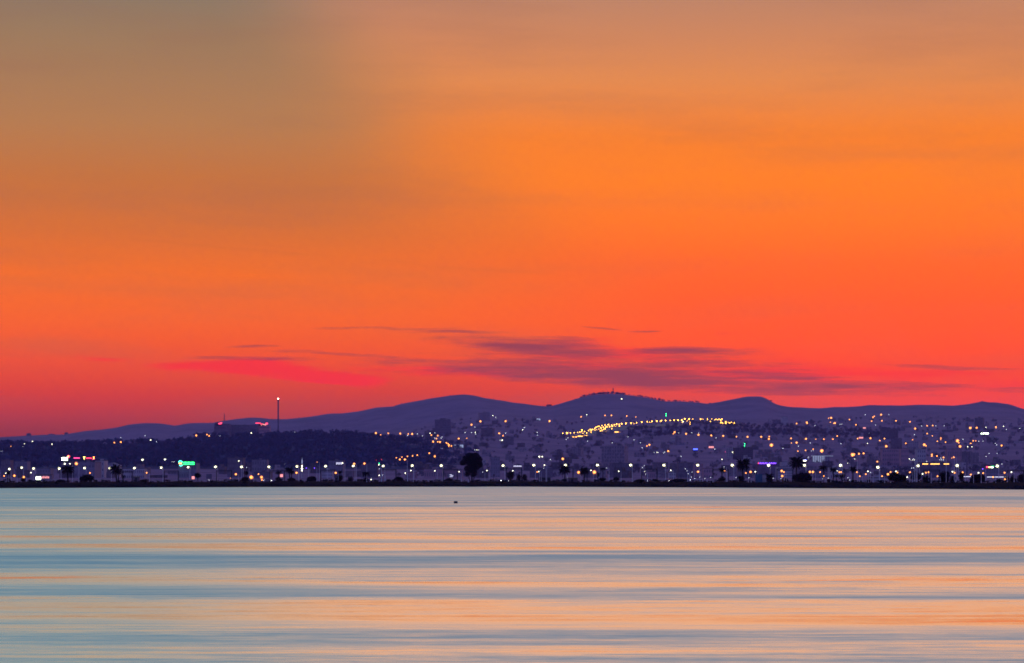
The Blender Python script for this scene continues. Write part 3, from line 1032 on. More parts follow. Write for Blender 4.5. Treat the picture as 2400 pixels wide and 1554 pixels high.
# ================================================================== lamps
ORANGE = """10,1115.4,2 25,1046.2,2 34,1114.9,3 56,1118.2,3 179,1086.7,5 211,1108.6,2 268,1037.3,2 283,1036.1,3 344,1108.1,2 460,1020.7,3 485,1018.4,2 490,1021.7,2 540,1120.8,1 553,1111.5,3 589,1118.6,5 606,1111.1,2 613,1118.6,4 614,1125,2 695,1108.1,3 743,1083.1,1 787,1108.1,3 830,1087,3 854,1086.5,3 881,1015,3 892,1019,1 910,1015.8,2 929,1073,1 937,1076.9,3 938,1016.2,3 942,1071.3,1 949,1076.9,3 955,1069.6,2 957,1017.3,2 966,1017,3 967,1068.5,2 978,1066.8,2 1006,1062.2,2 1011,1019.9,2 1015,1035.1,3 1019,1069.6,3 1023,1028,2 1026,1020.9,2 1026,1035.6,2 1031,1035.9,3 1046,1038.1,2 1050,1039.8,2 1052,1043.2,3 1052,1046.9,1 1058,1045.2,2 1075,1028,3 1094,1027.3,1 1105,995.4,3 1126,987.5,3 1170,1015.7,3 1179,1021.2,2 1185,987,3 1259,1106.2,2 1288,986.9,3 1319,1075.5,4 1356,1107.2,4 1362,976.8,2 1393,1106.7,5 1418,973.7,2 1433,973.7,2 1434,1062,2 1451,1062.8,2 1469,975.2,2 1490,977.1,1 1516,1045.4,2 1522,1042.6,3 1566,1057.4,3 1578,1016.7,1 1581,1013,3 1608,1016.7,3 1636,1105.6,3 1637,1019.2,3 1667,1020.7,3 1695,1021.7,3 1698,1103.4,2 1726,1023.2,2 1748,1108.6,2 1752,1023.8,3 1759,1106.1,3 1784,1023.8,3 1802,1028.8,3 1803,1023.2,2 1808,1043.2,5 1832,1103.9,3 1833,1115.7,3 1837,1106.4,2 1854,1027.5,2 1855,1038.1,1 1867,992.5,2 1867,1037.3,3 1870,1057.5,2 1888,1055.5,2 1889,1028.5,3 1891,990.4,3 1892,992.9,1 1898,1106.1,3 1905,1106.1,3 1906,1052.9,2 1912,1029.3,1 1922,1106.4,3 1926,1056.7,5 1930,1115.7,3 1931,1029.3,2 1942,979.9,1 1946,989.5,1 1948,979.4,3 1952,1029.3,2 1954,992.2,1 1957,991.7,3 1962,1022.1,2 1967,1106.8,3 1971,1106.4,2 1991,983.3,2 1998,1065.9,5 2001,1065.1,4 2006,995.6,2 2008,1106.8,3 2010,1028,2 2013,1063.7,3 2015,1116.2,3 2024,1062.6,3 2029,1111.5,2 2040,1027.1,3 2043,987,2 2046,978.2,2 2049,975.7,2 2056,1082,3 2062,1032.7,2 2065,972,3 2067,986.3,2 2067,1116.2,3 2073,1028,2 2077,1046,4 2081,1111.5,4 2084,1012.5,3 2087,1106.4,3 2099,1029.7,2 2100,986.3,2 2101,1059.2,3 2103,1107.3,2 2116,1061.2,2 2123,1038.9,2 2124,1059.2,2 2132,1106.8,2 2133,988.7,2 2139,1030.8,2 2145,1004.4,3 2166,1042.3,4 2170,1044.8,2 2170,1108.1,2 2173,997.9,2 2173,1016.2,2 2176,1106.8,3 2184,1065.4,3 2184,1068.8,2 2185,1021.7,1 2186,997.6,2 2196,1068.8,2 2197,1034.2,2 2197,1116.2,3 2205,1026.8,2 2205,1030.5,1 2211,1072.2,2 2216,1036.4,2 2230,1073.5,1 2235,1071.8,2 2237,1108.1,2 2244,1033,5 2247,1037.6,2 2250,1046.2,4 2256,1106.9,2 2267,1062.6,3 2274,1003,4 2275,1039.3,2 2275,1112.3,2 2281,1033,2 2287,1033.4,1 2289,1002.7,3 2304,1108.9,3 2327,1118.2,2 2334,1001.5,3 2347,1044.3,3 2354,1107.8,3 2355,1123.3,2"""
ROADL = """1319,1015.6,2 1329,1015.1,4 1337,1014.7,2 1346,1014.4,2 1354,1013.4,2 1359,1012.7,2 1363,1011.3,2 1364,1008,3 1366,1015.6,1 1370,1010.8,2 1375,1014.7,2 1379,1009.3,2 1383,1006.3,2 1385,1013,2 1386,1008,3 1389,1006.6,2 1394,1003.8,2 1394,1008,2 1397,1001.2,2 1399,1007.5,2 1401,999.5,2 1401,1011.3,2 1404,999.2,2 1404,1006.3,2 1407,1010,2 1408,1002.1,2 1409,1004.9,2 1411,997.5,2 1411,1008.8,2 1414,1001.2,2 1414,1006.6,2 1418,996.2,2 1418,1004.9,3 1419,1001.2,2 1422,999.5,2 1424,1002.4,2 1426,995.3,3 1429,999.5,2 1429,1001.2,2 1434,996.2,2 1434,1004.9,2 1435,999.5,3 1440,995.3,2 1443,999.2,2 1445,994,3 1451,994.8,2 1452,998.4,3 1457,993.1,3 1467,992.5,3 1479,991.9,3 1486,992.5,1 1492,990.8,2 1504,989.4,3 1517,988.6,2 1523,989.4,1 1528,987.7,3 1539,986.9,3 1547,987.7,1 1550,986,3 1560,985.5,3 1571,985.2,2 1580,984.7,3 1589,984.7,3 1598,984.7,3 1599,989.4,2 1605,981.6,3 1610,986.6,1 1615,982.4,3 1617,989.7,1 1617,994.2,1 1624,982.8,2 1642,982.4,3 1647,982.4,1 1658,982.4,2 1665,987.8,2 1668,982.8,2 1675,984.1,1 1678,982.8,2 1682,983.8,2 1685,982.4,2 1689,984.1,3 1690,990,3 1692,982.4,2 1694,991.7,2 1701,988.3,2 1701,991.7,3 1707,990,2 1710,990.9,2 1714,990,2 1721,991.7,3"""
WHITE = """1,1057.5,1 5,1057.5,1 14,1108.6,3 54,1047.4,1 57,1040.1,2 73,1107.8,3 76,1034.7,3 86,1050.7,1 122,1041,2 152,1087,4 164,1087,3 236,1041.8,1 283,1025.4,1 299,1041,1 334,1077.7,5 340,1021.2,1 353,1031.3,3 367,1035.2,1 387,1077.2,5 403,1082.5,1 408,1082.5,1 490,1125,1 494,1018.4,1 515,1021.7,1 560,1080.3,2 575,999.3,1 578,1095.5,1 589,1015,3 618,1125.8,1 667,1087,1 691,1012.5,1 793,1078.6,1 803,1085.3,2 869,1089.9,1 870,1123.8,2 888,1089.5,2 889,1098.8,1 889,1114,2 897,1113.5,1 950,1108.9,2 955,1020.7,1 963,1103,3 978,1016.7,1 990,1021.7,1 996,1015.3,1 1004,1014.8,1 1008,1015.3,2 1008,1027.5,1 1019,1014.8,1 1019,1027.1,1 1019,1103.4,3 1034,1027.1,1 1036,1024.1,1 1036,1051.6,1 1076,1105.6,3 1090,1013.6,1 1105,1013.6,1 1113,1001,1 1113,1054.5,1 1114,1013.6,2 1115,1017,1 1118,1054.5,2 1122,1054.5,1 1131,1106.9,1 1140,1008.6,1 1141,1103,3 1155,973.6,2 1162,978.2,1 1167,986.3,1 1172,1031.7,1 1177,1031.7,3 1185,1015.3,1 1202,1103.3,2 1225,1007.5,2 1229,1002.1,1 1259,1013.5,1 1260,1020.1,1 1263,1105,3 1264,1070.4,4 1271,1070.4,3 1274,1097.7,1 1276,1090.3,2 1290,1077.1,1 1325,1102.4,1 1327,1029.9,1 1331,1026.2,1 1375,972,2 1377,1034.1,1 1385,1102.4,3 1422,1096.9,1 1435,1038,1 1450,1104.5,3 1457,934.9,3 1472,1023.7,1 1486,1030.7,1 1501,1037.5,1 1505,1049.6,1 1506,1095.7,1 1510,1091.5,1 1511,1105,2 1513,1111.2,1 1533,1060.3,1 1540,1060.3,2 1543,1060.8,1 1556,1061.5,1 1558,1059.4,1 1572,1102.4,3 1591,1014.7,1 1596,1069.5,1 1601,988.3,3 1606,1098.8,1 1610,1103.9,1 1613,1110.3,1 1618,1012.8,1 1620,1118.2,1 1621,1014.5,1 1622,1106.4,1 1628,1121.6,1 1637,1015,1 1640,1118.2,1 1652,1121.6,1 1665,1119.1,1 1675,1052.9,1 1678,1026.3,1 1682,1024.9,1 1692,1076.4,2 1697,1094.6,1 1718,1059.7,4 1725,1119.1,1 1726,1063.4,3 1738,1065.4,1 1755,1119.9,1 1770,1105.6,3 1812,1120.8,1 1830,1121.6,1 1835,1050.7,1 1871,1045.7,1 1899,1038.4,1 1902,1056.7,1 1906,1056.7,1 1910,997.6,1 1928,1121.9,1 1941,1120.3,1 1962,1103.9,2 1969,994.7,1 1971,1039.8,1 1973,994.2,1 1986,1085.8,2 1987,1119.6,1 1991,1125,1 2003,1075.7,2 2028,972,1 2033,1038.9,2 2034,1104.7,3 2038,1015,1 2038,1076.9,1 2040,1107.6,1 2052,996.4,1 2083,972,1 2091,1035.2,1 2093,1062.6,2 2100,1104.7,3 2114,1066.4,2 2126,1118.2,4 2131,1075.5,2 2133,1078.1,1 2136,1097.1,1 2138,1078.1,2 2141,1075.5,1 2141,1096.6,1 2143,1018.7,1 2143,1078.1,2 2160,998.4,1 2162,1110.6,3 2165,1081.5,1 2172,1081.5,1 2193,998.1,1 2203,1077.7,1 2205,1073.9,1 2207,1077.7,1 2211,1078.1,1 2213,998.1,1 2232,1105.6,3 2257,1029.7,1 2268,1047,2 2278,1047,2 2293,1108.1,3 2294,1034.2,1 2294,1069.8,1 2304,1033.9,1 2311,1001.8,2 2311,1069.8,1 2318,1062.6,1 2333,1039.3,1 2336,1042.6,1 2337,1062.6,1 2348,1087.5,1 2352,999,2 2359,1006.4,1 2370,1106.4,3 2390,1004,1"""


def table(s):
    return [tuple(float(v) for v in t.split(',')) for t in s.split()]


ORANGE, ROADL, WHITE = table(ORANGE), table(ROADL), table(WHITE)


def lamp_parts(h, head_r, glow_mat, arm=1.2, halo=None):
    pole = MB()
    pole.tube([(0, 0, -0.5), (0, 0, h * 0.5), (0, 0, h - 0.3), (-arm * 0.3, -0.1, h + 0.05), (-arm, -0.3, h + 0.15)], [0.12, 0.09, 0.07, 0.06, 0.05], 6)
    pole.tube([(0, 0, -0.2), (0, 0, 0.6)], [0.2, 0.17], 6)
    head = MB()
    n = 10
    head.lathe([(head_r * 0.25, h - head_r * 0.95), (head_r * 0.8, h - head_r * 0.6), (head_r, h), (head_r * 0.85, h + head_r * 0.5), (head_r * 0.3, h + head_r * 0.9)], n, 0, -arm, -0.3)
    cap = MB()
    cap.lathe([(head_r * 0.5, h + head_r * 0.92), (head_r * 0.35, h + head_r * 1.1), (0.05, h + head_r * 1.2)], n, 0, -arm, -0.3)
    gl = None
    if halo:
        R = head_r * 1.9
        gl = MB().lathe([(R * 0.3, h - R * 0.95), (R * 0.75, h - R * 0.66), (R, h), (R * 0.75, h + R * 0.66), (R * 0.3, h + R * 0.95)], 12, 0, -arm, -0.3).mesh('globe', M[halo], True)  # added sphere, lens glow put into its emission
    return pole.mesh('pole', M['galv']), head.mesh('lamp_head', glow_mat, True), cap.mesh('cap', M['dark_steel']), gl


LAMP = {}


def lamp(name, px, row, size, kind, h, gm, text, grp, y0=None, rmul=1.0):
    Y = depth_for(px, row, h, y0)
    g = ground(px, Y)
    if Y > 9300:
        Y = 9300.0
        g = ground(px, Y)
    real = Z_at(row, Y) - g.z                    # height that puts its light where it belongs
    hh = min(max(real, 2.5), 80.0)
    px_r = (0.7, 0.95, 1.3, 1.7, 2.2)[int(size) - 1] * rmul
    r = round(px_r * KP * Y, 1)
    key = (kind, round(hh), r)
    if key not in LAMP:
        LAMP[key] = lamp_parts(round(hh), r, gm, 1.2, {'o': 'sodium_globe', 'r': 'road_globe', 'w': 'white_globe'}.get(kind))
    z = Z_at(row, Y) - round(hh)
    t = link(name, None, loc=(g.x + 1.2, g.y, z))
    p, hd, c, gl = LAMP[key]
    link('pole', p, t)
    ho_ = link('lamp_head', hd, t)
    link('cap', c, ho_)
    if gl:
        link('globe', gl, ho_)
    pending.append((t, px, '%s %s, %s' % (text, tier(Y), spot(px, row)), 'lamp', grp))
    return t


for px, row, s in ORANGE:
    lamp('street_lamp', px, row, s, 'o', 11.0, M['sodium'], ('bright ' if s >= 4 else 'faint ' if s <= 1 else '') + 'orange street lamp', 'orange street lamps of the town')
for px, row, s in ROADL:
    lamp('street_lamp', px, row, s, 'r', 9.0, M['sodium_road'], 'amber road lamp', 'amber lamps along the lit hillside road', 5850, 0.82)
for px, row, s in WHITE:
    if s >= 2:
        lamp('street_lamp', px, row, s, 'w', 10.0, M['white_lamp'], ('bright ' if s >= 4 else '') + 'white street lamp', 'white street lamps of the town', None, 0.75)
    else:
        lamp('yard_lamp', px, row, s, 'p', 7.0, M['pin_white'], 'tiny white yard lamp', 'small white lamps of the town', None, 0.8)
for px, row in ((889, 1086), (1745, 1040), (1745, 1045), (1745, 1049.5), (1781, 1059), (1561, 970), (1561, 974.5)):
    lamp('signal_lamp', px, row, 2, 'g', 7.0, M['green_lamp'], 'small green signal lamp', 'green lamps of the town', None, 0.85)
lamp('signal_lamp', 1700, 1059, 1, 'm', 7.0, M['pink_glow'], 'small magenta lamp', 'magenta lamps')
for k, (px, row) in enumerate(((882, 1078), (894, 1077), (718, 1097), (737, 1097), (2303, 1099))):
    lamp('signal_lamp', px, row, 2, 'v' if k > 1 else 'rd', 7.0, M['purple_glow' if k > 1 else 'red_glow'], 'small violet lamp' if k > 1 else 'tiny red lamp', 'coloured lamps of the town')

# ---- the row of tall lamps along the shore road
SH = [(22, 1099), (51, 1096), (79, 1098), (139, 1098), (198, 1097), (257, 1097), (315, 1097), (378, 1096), (441, 1095), (505, 1094), (566, 1094), (630, 1094), (696, 1093),
      (763, 1092.5), (828, 1092), (898, 1092), (966, 1091), (1034, 1091), (1179, 1091), (1251, 1090), (1325, 1090), (1400, 1090), (1478, 1090), (1556, 1090),
      (1635, 1090), (1716, 1090), (1801, 1090.5), (1885, 1090.5), (1970, 1090.5), (2057, 1095), (2151, 1091.5), (2243, 1091), (2337, 1092)]
M['lamp_cap'] = M['galv']
for i, (px, row) in enumerate(SH):
    d0 = float(shore_depth(px))
    Y = max(1260 - (px - 22) * 0.113, d0 + 45)
    g = ground(px, Y)
    h = Z_at(row, Y) - g.z
    ax = 4.0 * KP * Y                             # the arm reaches to the left
    t = thing('shore_lamp', 'tall pale shore lamp with arm, %s from left along the lake bank' % nth(i), 'lamp', (g.x + ax, g.y, g.z), 'tall lamps along the shore road')
    link('pole', MB().tube([(0, 0, -0.5), (0, 0, h * 0.4), (0, 0, h + 0.2)], [0.14, 0.12, 0.09], 8).mesh('pole', M['galv']), t)
    link('base_plate', MB().lathe([(0.32, -0.3), (0.32, 0.08), (0.2, 0.3)], 8).mesh('base_plate', M['galv']), t)
    link('arm', MB().tube([(0, 0, h + 0.2), (-ax * 0.5, -0.1, h + 0.65), (-ax * 0.85, -0.2, h + 0.55)], [0.09, 0.08, 0.07], 6).mesh('arm', M['galv']), t)
    r = 0.38 if px < 1000 else 0.42
    hd = link('lamp_head', MB().lathe([(r * 0.3, h - r * 0.9), (r * 0.85, h - r * 0.5), (r, h), (r * 0.8, h + r * 0.45)], 12, 0, -ax, -0.2).mesh('lamp_head', M['shore_lamp'], True), t)
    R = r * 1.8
    link('globe', MB().lathe([(R * 0.3, h - R * 0.95), (R * 0.75, h - R * 0.66), (R, h), (R * 0.75, h + R * 0.66), (R * 0.3, h + R * 0.95)], 12, 0, -ax, -0.2).mesh('globe', M['shore_globe'], True), hd)  # glow sphere added around the shore lamp head, imitating its glare
    link('cap', MB().lathe([(r * 0.85, h + r * 0.46), (r * 0.6, h + r * 0.8), (0.06, h + r * 0.95)], 12, 0, -ax, -0.2).mesh('cap', M['galv']), hd)

# ================================================================== shore: portal frames of the tramway
PORT = [(288, 310, 1105), (385, 418, 1104), (508, 543, 1103), (633, 667, 1103), (752, 786, 1102), (893, 928, 1101), (1039, 1072, 1100), (1187, 1223, 1098), (1343, 1376, 1100),
        (1504, 1540, 1100), (1671, 1707, 1100), (1821, 1858, 1100), (1978, 2015, 1101), (2165, 2202, 1102), (2362, 2399, 1103)]
for i, (a, b_, row) in enumerate(PORT):
    pc = (a + b_) / 2
    Y = float(shore_depth(pc)) + 34
    g = ground(pc, Y)
    w = (b_ - a) * KP * Y
    h = Z_at(row, Y) - g.z
    t = thing('portal_frame', 'dark steel railway portal frame, %s from left along the bank' % nth(i), 'gantry', g, 'portal frames of the shore railway')
    for s in (-1, 1):
        link('post', MB().box(s * w / 2 - 0.2, s * w / 2 + 0.2, -0.2, 0.2, -0.6, h - 0.005).box(s * w / 2 - 0.3, s * w / 2 + 0.3, -0.3, 0.3, -0.6, 0.25).mesh('post', M['dark_steel']), t)
    bm_ = MB().box(-w / 2 - 0.3, w / 2 + 0.3, -0.14, 0.14, h, h + 0.24).box(-w / 2 - 0.3, w / 2 + 0.3, -0.12, 0.12, h - 0.6, h - 0.46)
    nb = 9
    for k in range(nb):
        x0 = -w / 2 + w * k / nb
        bm_.tube([(x0, 0, h - 0.36 if k % 2 else h), (x0 + w / nb, 0, h if k % 2 else h - 0.36)], [0.06, 0.06], 4)
    be = link('beam', bm_.mesh('beam', M['dark_steel']), t)
    for s in (-0.25, 0.25):
        link('insulator', MB().lathe([(0.05, h - 0.9), (0.09, h - 0.8), (0.05, h - 0.7), (0.09, h - 0.6), (0.04, h - 0.46)], 6, 0, s * w, 0).mesh('insulator', M['dark_steel']), be)
# contact wires, hung from frame to frame
for (off, hh) in ((-0.25, 0.9), (0.25, 0.9)):
    ptsw = []
    for a, b_, row in PORT:
        pc = (a + b_) / 2
        Y = float(shore_depth(pc)) + 34
        ptsw.append((W_at(pc, Y) + off * (b_ - a) * KP * Y, Y, Z_at(row, Y) - hh))
    tag(link('contact_wire', MB().tube(ptsw, [0.02] * len(ptsw), 4).mesh('contact_wire', M['dark_steel'])),
        'thin overhead wire strung through the portal frames, %s one' % ('lake-side' if off < 0 else 'land-side'), 'wire')

# ---- pale guard rail by the shore road
railpts = []
for px in range(-100, 2520, 30):
    d0 = float(shore_depth(px))
    railpts.append(ground(px, d0 + 40))
t = thing('guard_rail', 'pale guard rail running along the top of the lake bank', 'guard rail', railpts[0])
o0 = railpts[0]
rb = MB()
for dz in (0.55, 0.85):
    rb.tube([p - o0 + Vector((0, 0, dz)) for p in railpts], [0.09] * len(railpts), 5)
link('rail', rb.mesh('rail', M['render_white']), t)
pm = MB().box(-0.06, 0.06, 0.1, 0.2, -0.3, 0.95).mesh('post', M['galv'])
for p in railpts:
    link('post', pm, t, p - o0)

# ================================================================== vegetation of the shore
def leaf_mesh(name, lobes, n, size, material, seed):
    r = np.random.default_rng(seed)
    wts = np.array([l[3] * l[4] * l[5] for l in lobes]) ** 0.75
    wts /= wts.sum()
    idx = r.choice(len(lobes), n, p=wts)
    L = np.array(lobes)[idx]
    u = r.normal(size=(n, 3))
    u /= np.linalg.norm(u, axis=1)[:, None]
    rad = r.uniform(0.0, 1.0, n) ** 0.42
    c = L[:, :3] + u * rad[:, None] * L[:, 3:6]
    a = r.normal(size=(n, 3))
    b2 = r.normal(size=(n, 3))
    a /= np.linalg.norm(a, axis=1)[:, None]
    b2 -= (b2 * a).sum(1)[:, None] * a
    b2 /= np.linalg.norm(b2, axis=1)[:, None]
    s = (size * r.uniform(0.55, 1.3, n))[:, None]
    q = np.stack([c - a * s, c - b2 * s * 0.45, c + a * s, c + b2 * s * 0.45], 1).reshape(-1, 3)
    me = bpy.data.meshes.new(name)
    me.from_pydata(q.tolist(), [], np.arange(n * 4).reshape(-1, 4).tolist())
    me.materials.append(material)
    return me


def bush(px, wpx, top, label, seed, base=None, n=520, stem=0.25, material='leaf', off=28, name='shrub', cat='shrub', ragged=0.35):
    """a shrub or small tree: stems and a loose crown of leaf clumps"""
    Y = float(shore_depth(px)) + off
    g = ground(px, Y)
    w = wpx * KP * Y
    h = Z_at(top, Y) - g.z
    r = random.Random(seed)
    t = thing(name, label, cat, g, 'shrubs and small trees on the lake bank')
    z0 = h * stem
    lobes = []
    for k in range(9):
        a = r.uniform(-1, 1)
        lw = w * r.uniform(0.22, 0.34)
        ch = (h - z0)
        zz = z0 + ch * (0.42 + 0.30 * r.uniform(-1, 1) * (1 - abs(a) * 0.6))
        lobes.append((a * (w / 2 - lw * 0.75), r.uniform(-0.3, 0.3) * w, zz, lw, lw * 0.9, ch * r.uniform(0.3, ragged + 0.06)))
    lobes.append((0, 0, z0 + (h - z0) * 0.52, w * 0.36, w * 0.3, (h - z0) * 0.48))
    link('crown', leaf_mesh('crown', lobes, int(n * 2.4), max(0.22, w * 0.075), M[material], seed), t)
    st = MB()
    for k in range(4):
        e = lobes[k]
        st.tube([(r.uniform(-0.1, 0.1) * w * 0.5, 0, -0.3), (e[0] * 0.4, e[1] * 0.4, h * 0.3), (e[0] * 0.8, e[1] * 0.8, e[2])], [0.05 + w * 0.015, 0.05 + w * 0.01, 0.02], 5)
    link('stem', st.mesh('stem', M['bark']), t)
    return t


BUSH = [(203, 31, 1112, 'large round bush under the fifth shore lamp', 900, .12), (54, 11, 1118, 'small bush near the left edge beside an orange lamp', 260, .2),
        (21, 12, 1119, 'bush at the foot of the leftmost shore lamp', 260, .1), (333, 8, 1124, 'tiny low bush right of the dark bank hut', 160, .0), (464, 16, 1107, 'round-headed little tree on a thin trunk', 520, .42),
        (141, 22, 1124, 'low wide bush left of the leftmost palm', 260, .0), (575, 20, 1117, 'scrubby bush around the leaning palm', 420, .05), (653, 15, 1117, 'bush at the foot of the small fan palm', 360, .05),
        (683, 20, 1119, 'bush at the foot of the twin palm', 360, .05), (731, 24, 1115, 'big dome bush right of the twin palm', 800, .05), (766, 10, 1123, 'small low bush under a shore lamp', 180, .0),
        (797, 20, 1112, 'dark bush with a small palm left of the fan palm', 500, .1), (822, 14, 1116, 'faint greenish bush left of the low fan palm', 300, .1), (858, 16, 1119, 'bush at the foot of the low fan palm', 320, .05),
        (934, 21, 1116.5, 'dome bush by the foot of a portal post', 700, .02), (954, 9, 1123, 'tiny bush right of the dome bush', 140, .0), (1052, 20, 1121, 'low mound bush left of the big tree', 360, .0),
        (1119, 14, 1124, 'low bush right of the big tree trunk', 200, .0), (1195, 18, 1103, 'ragged brown-green tree behind a shore lamp', 620, .2), (1216, 11, 1109, 'left one of two close small trees', 380, .15),
        (1229, 14, 1111, 'right one of two close small trees', 420, .1), (1254, 8, 1123, 'tiny bush left of the parked trailer', 140, .0), (1284, 15, 1119, 'bush hiding the end of the parked trailer', 300, .0),
        (1323, 14, 1121, 'bush at the foot of the wide palm', 260, .0), (1401, 9, 1105, 'thin reddish sapling beside a bright orange lamp', 300, .35), (1413, 17, 1119, 'bush at the foot of the tuft palm', 340, .0),
        (1396, 12, 1123, 'low bush left of the tuft palm', 180, .0), (1444, 15, 1117, 'peaked bush right of the tuft palm', 380, .0), (1500, 26, 1123, 'long low hedge under a portal frame', 380, .0),
        (1535, 16, 1122, 'low bush at the right post of a portal frame', 260, .0), (1590, 34, 1122, 'long low hedge right of the lit gatehouse', 420, .0), (1692, 17, 1116, 'bush at the foot of the short shaggy palm', 380, .0),
        (1736, 19, 1114, 'bush at the foot of the bushy palm', 480, .0), (1803, 20, 1117, 'bush right of the blue-grey container', 420, .0), (1839, 17, 1120, 'low bush inside a portal frame near the tallest palm', 300, .0),
        (1882, 40, 1108, 'broad dark thicket right of the tallest palm', 1500, .02), (1862, 12, 1110, 'small bush against the trunk of the tallest palm', 320, .05), (1943, 10, 1122, 'small bush between the slim palms', 200, .0),
        (2036, 11, 1123, 'small bush before the low white shed', 200, .0), (2102, 42, 1109, 'spreading bush left of the feathery tree', 1500, .05), (2145, 28, 1104, 'feathery open tree with lamps shining through', 650, .15),
        (2172, 24, 1114, 'ragged bush right of the feathery tree', 500, .05), (2213, 26, 1103, 'tall pointed tree right of a portal frame', 1000, .1), (2232, 18, 1115, 'low bush leaning right of the pointed tree', 420, .05),
        (2254, 17, 1104, 'open upright tree below a shore lamp', 480, .15), (2278, 12, 1116, 'small bush left of the wide mound bush', 300, .0), (2296, 35, 1111, 'wide mound bush under the tricolour sign', 1300, .05),
        (2342, 14, 1122, 'small round bush left of the last portal frame', 300, .0), (2358, 16, 1112, 'thin bush at the last portal frame', 340, .1), (2374, 18, 1114, 'bush inside the last portal frame', 440, .05),
        (2394, 20, 1108, 'dark bush at the right edge of the photograph', 700, .05)]
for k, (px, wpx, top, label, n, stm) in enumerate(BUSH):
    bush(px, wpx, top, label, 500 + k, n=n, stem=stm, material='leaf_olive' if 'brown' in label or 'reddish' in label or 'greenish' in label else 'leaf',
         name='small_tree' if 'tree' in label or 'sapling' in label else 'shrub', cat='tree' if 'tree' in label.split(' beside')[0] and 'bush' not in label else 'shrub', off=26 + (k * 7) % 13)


# ---- palms
def frond_mesh(L, droop, leaflet, seed):
    r = random.Random(seed)
    mb = MB()
    n = 15
    pts_ = []
    for i in range(n + 1):
        s = i / n
        pts_.append(Vector((L * (s - 0.12 * s * s * droop), 0, -droop * L * 0.55 * s * s)))
    for i in range(n):
        a, b2 = pts_[i], pts_[i + 1]
        w0, w1 = 0.05 * (1 - i / n) + 0.012, 0.05 * (1 - (i + 1) / n) + 0.012
        mb.add([(a.x, -w0, a.z), (a.x, w0, a.z), (b2.x, w1, b2.z), (b2.x, -w1, b2.z)], [(0, 1, 2, 3)])
        if i >= 2:
            s = i / n
            ll = leaflet * (math.sin(PI * min(1, 0.25 + s * 0.8)) ** 0.6) * r.uniform(0.8, 1.15)
            for sd in (-1, 1):
                tip = (a.x + ll * 0.6, sd * ll * 0.75, a.z - ll * r.uniform(0.25, 0.6))
                mb.add([(a.x - 0.09, sd * 0.02, a.z), (a.x + 0.13, sd * 0.02, a.z + 0.01), tip], [(0, 1, 2)])
    return mb.mesh('frond', M['palm_leaf'])


FRONDS = [frond_mesh(1.0, dr, lf, k) for k, (dr, lf) in enumerate([(0.5, 0.22), (0.9, 0.24), (1.3, 0.22), (0.7, 0.26)])]


def palm(px, top, wpx, label, seed, base_row=None, n=26, spread=1.0, trunk_r=0.28, lean=0.0, trunks=1, off=24):
    Y = float(shore_depth(px)) + off
    g = ground(px, Y)
    h = Z_at(top, Y) - g.z
    w = wpx * KP * Y
    r = random.Random(seed)
    t = thing('palm_tree', label, 'palm', g, 'palm trees on the lake bank')
    R = w / 2 * 1.12
    crown_z = h - R * 0.62
    for q in range(trunks):
        dxq = (q - (trunks - 1) / 2) * w * 0.28
        cz = crown_z - abs(q) * 0.15 * h * (q > 0)
        ln = lean * h
        pts_ = [(dxq * 0.3, 0, -0.4), (dxq * 0.6 + ln * 0.2, 0, cz * 0.35), (dxq * 0.9 + ln * 0.6, 0, cz * 0.7), (dxq + ln, 0, cz)]
        link('trunk', MB().tube(pts_, [trunk_r * 1.25, trunk_r, trunk_r * 0.9, trunk_r * 1.15], 9).mesh('trunk', M['bark']), t)
        nn = n if q == 0 else n // 2
        for k in range(nn):
            az = 2 * PI * k * 0.381966 + r.uniform(-0.2, 0.2)
            lv = k / nn
            up = (1.15 - 1.75 * lv) * spread + r.uniform(-0.12, 0.12)
            sc = R * r.uniform(0.85, 1.08) * (1.0 if q == 0 else 0.75)
            link('frond', FRONDS[(k + seed) % 4], t, (dxq + ln, 0, cz + 0.1), (0, -up, az), (sc, sc, sc))
        # dead leaf bases under the crown
        link('boot', MB().lathe([(trunk_r * 1.1, cz - R * 0.42), (trunk_r * 1.9, cz - R * 0.12), (trunk_r * 1.5, cz + 0.25), (0.1, cz + 0.5)], 9, 0, dxq + ln, 0).mesh('boot', M['bark']), t)
    return t


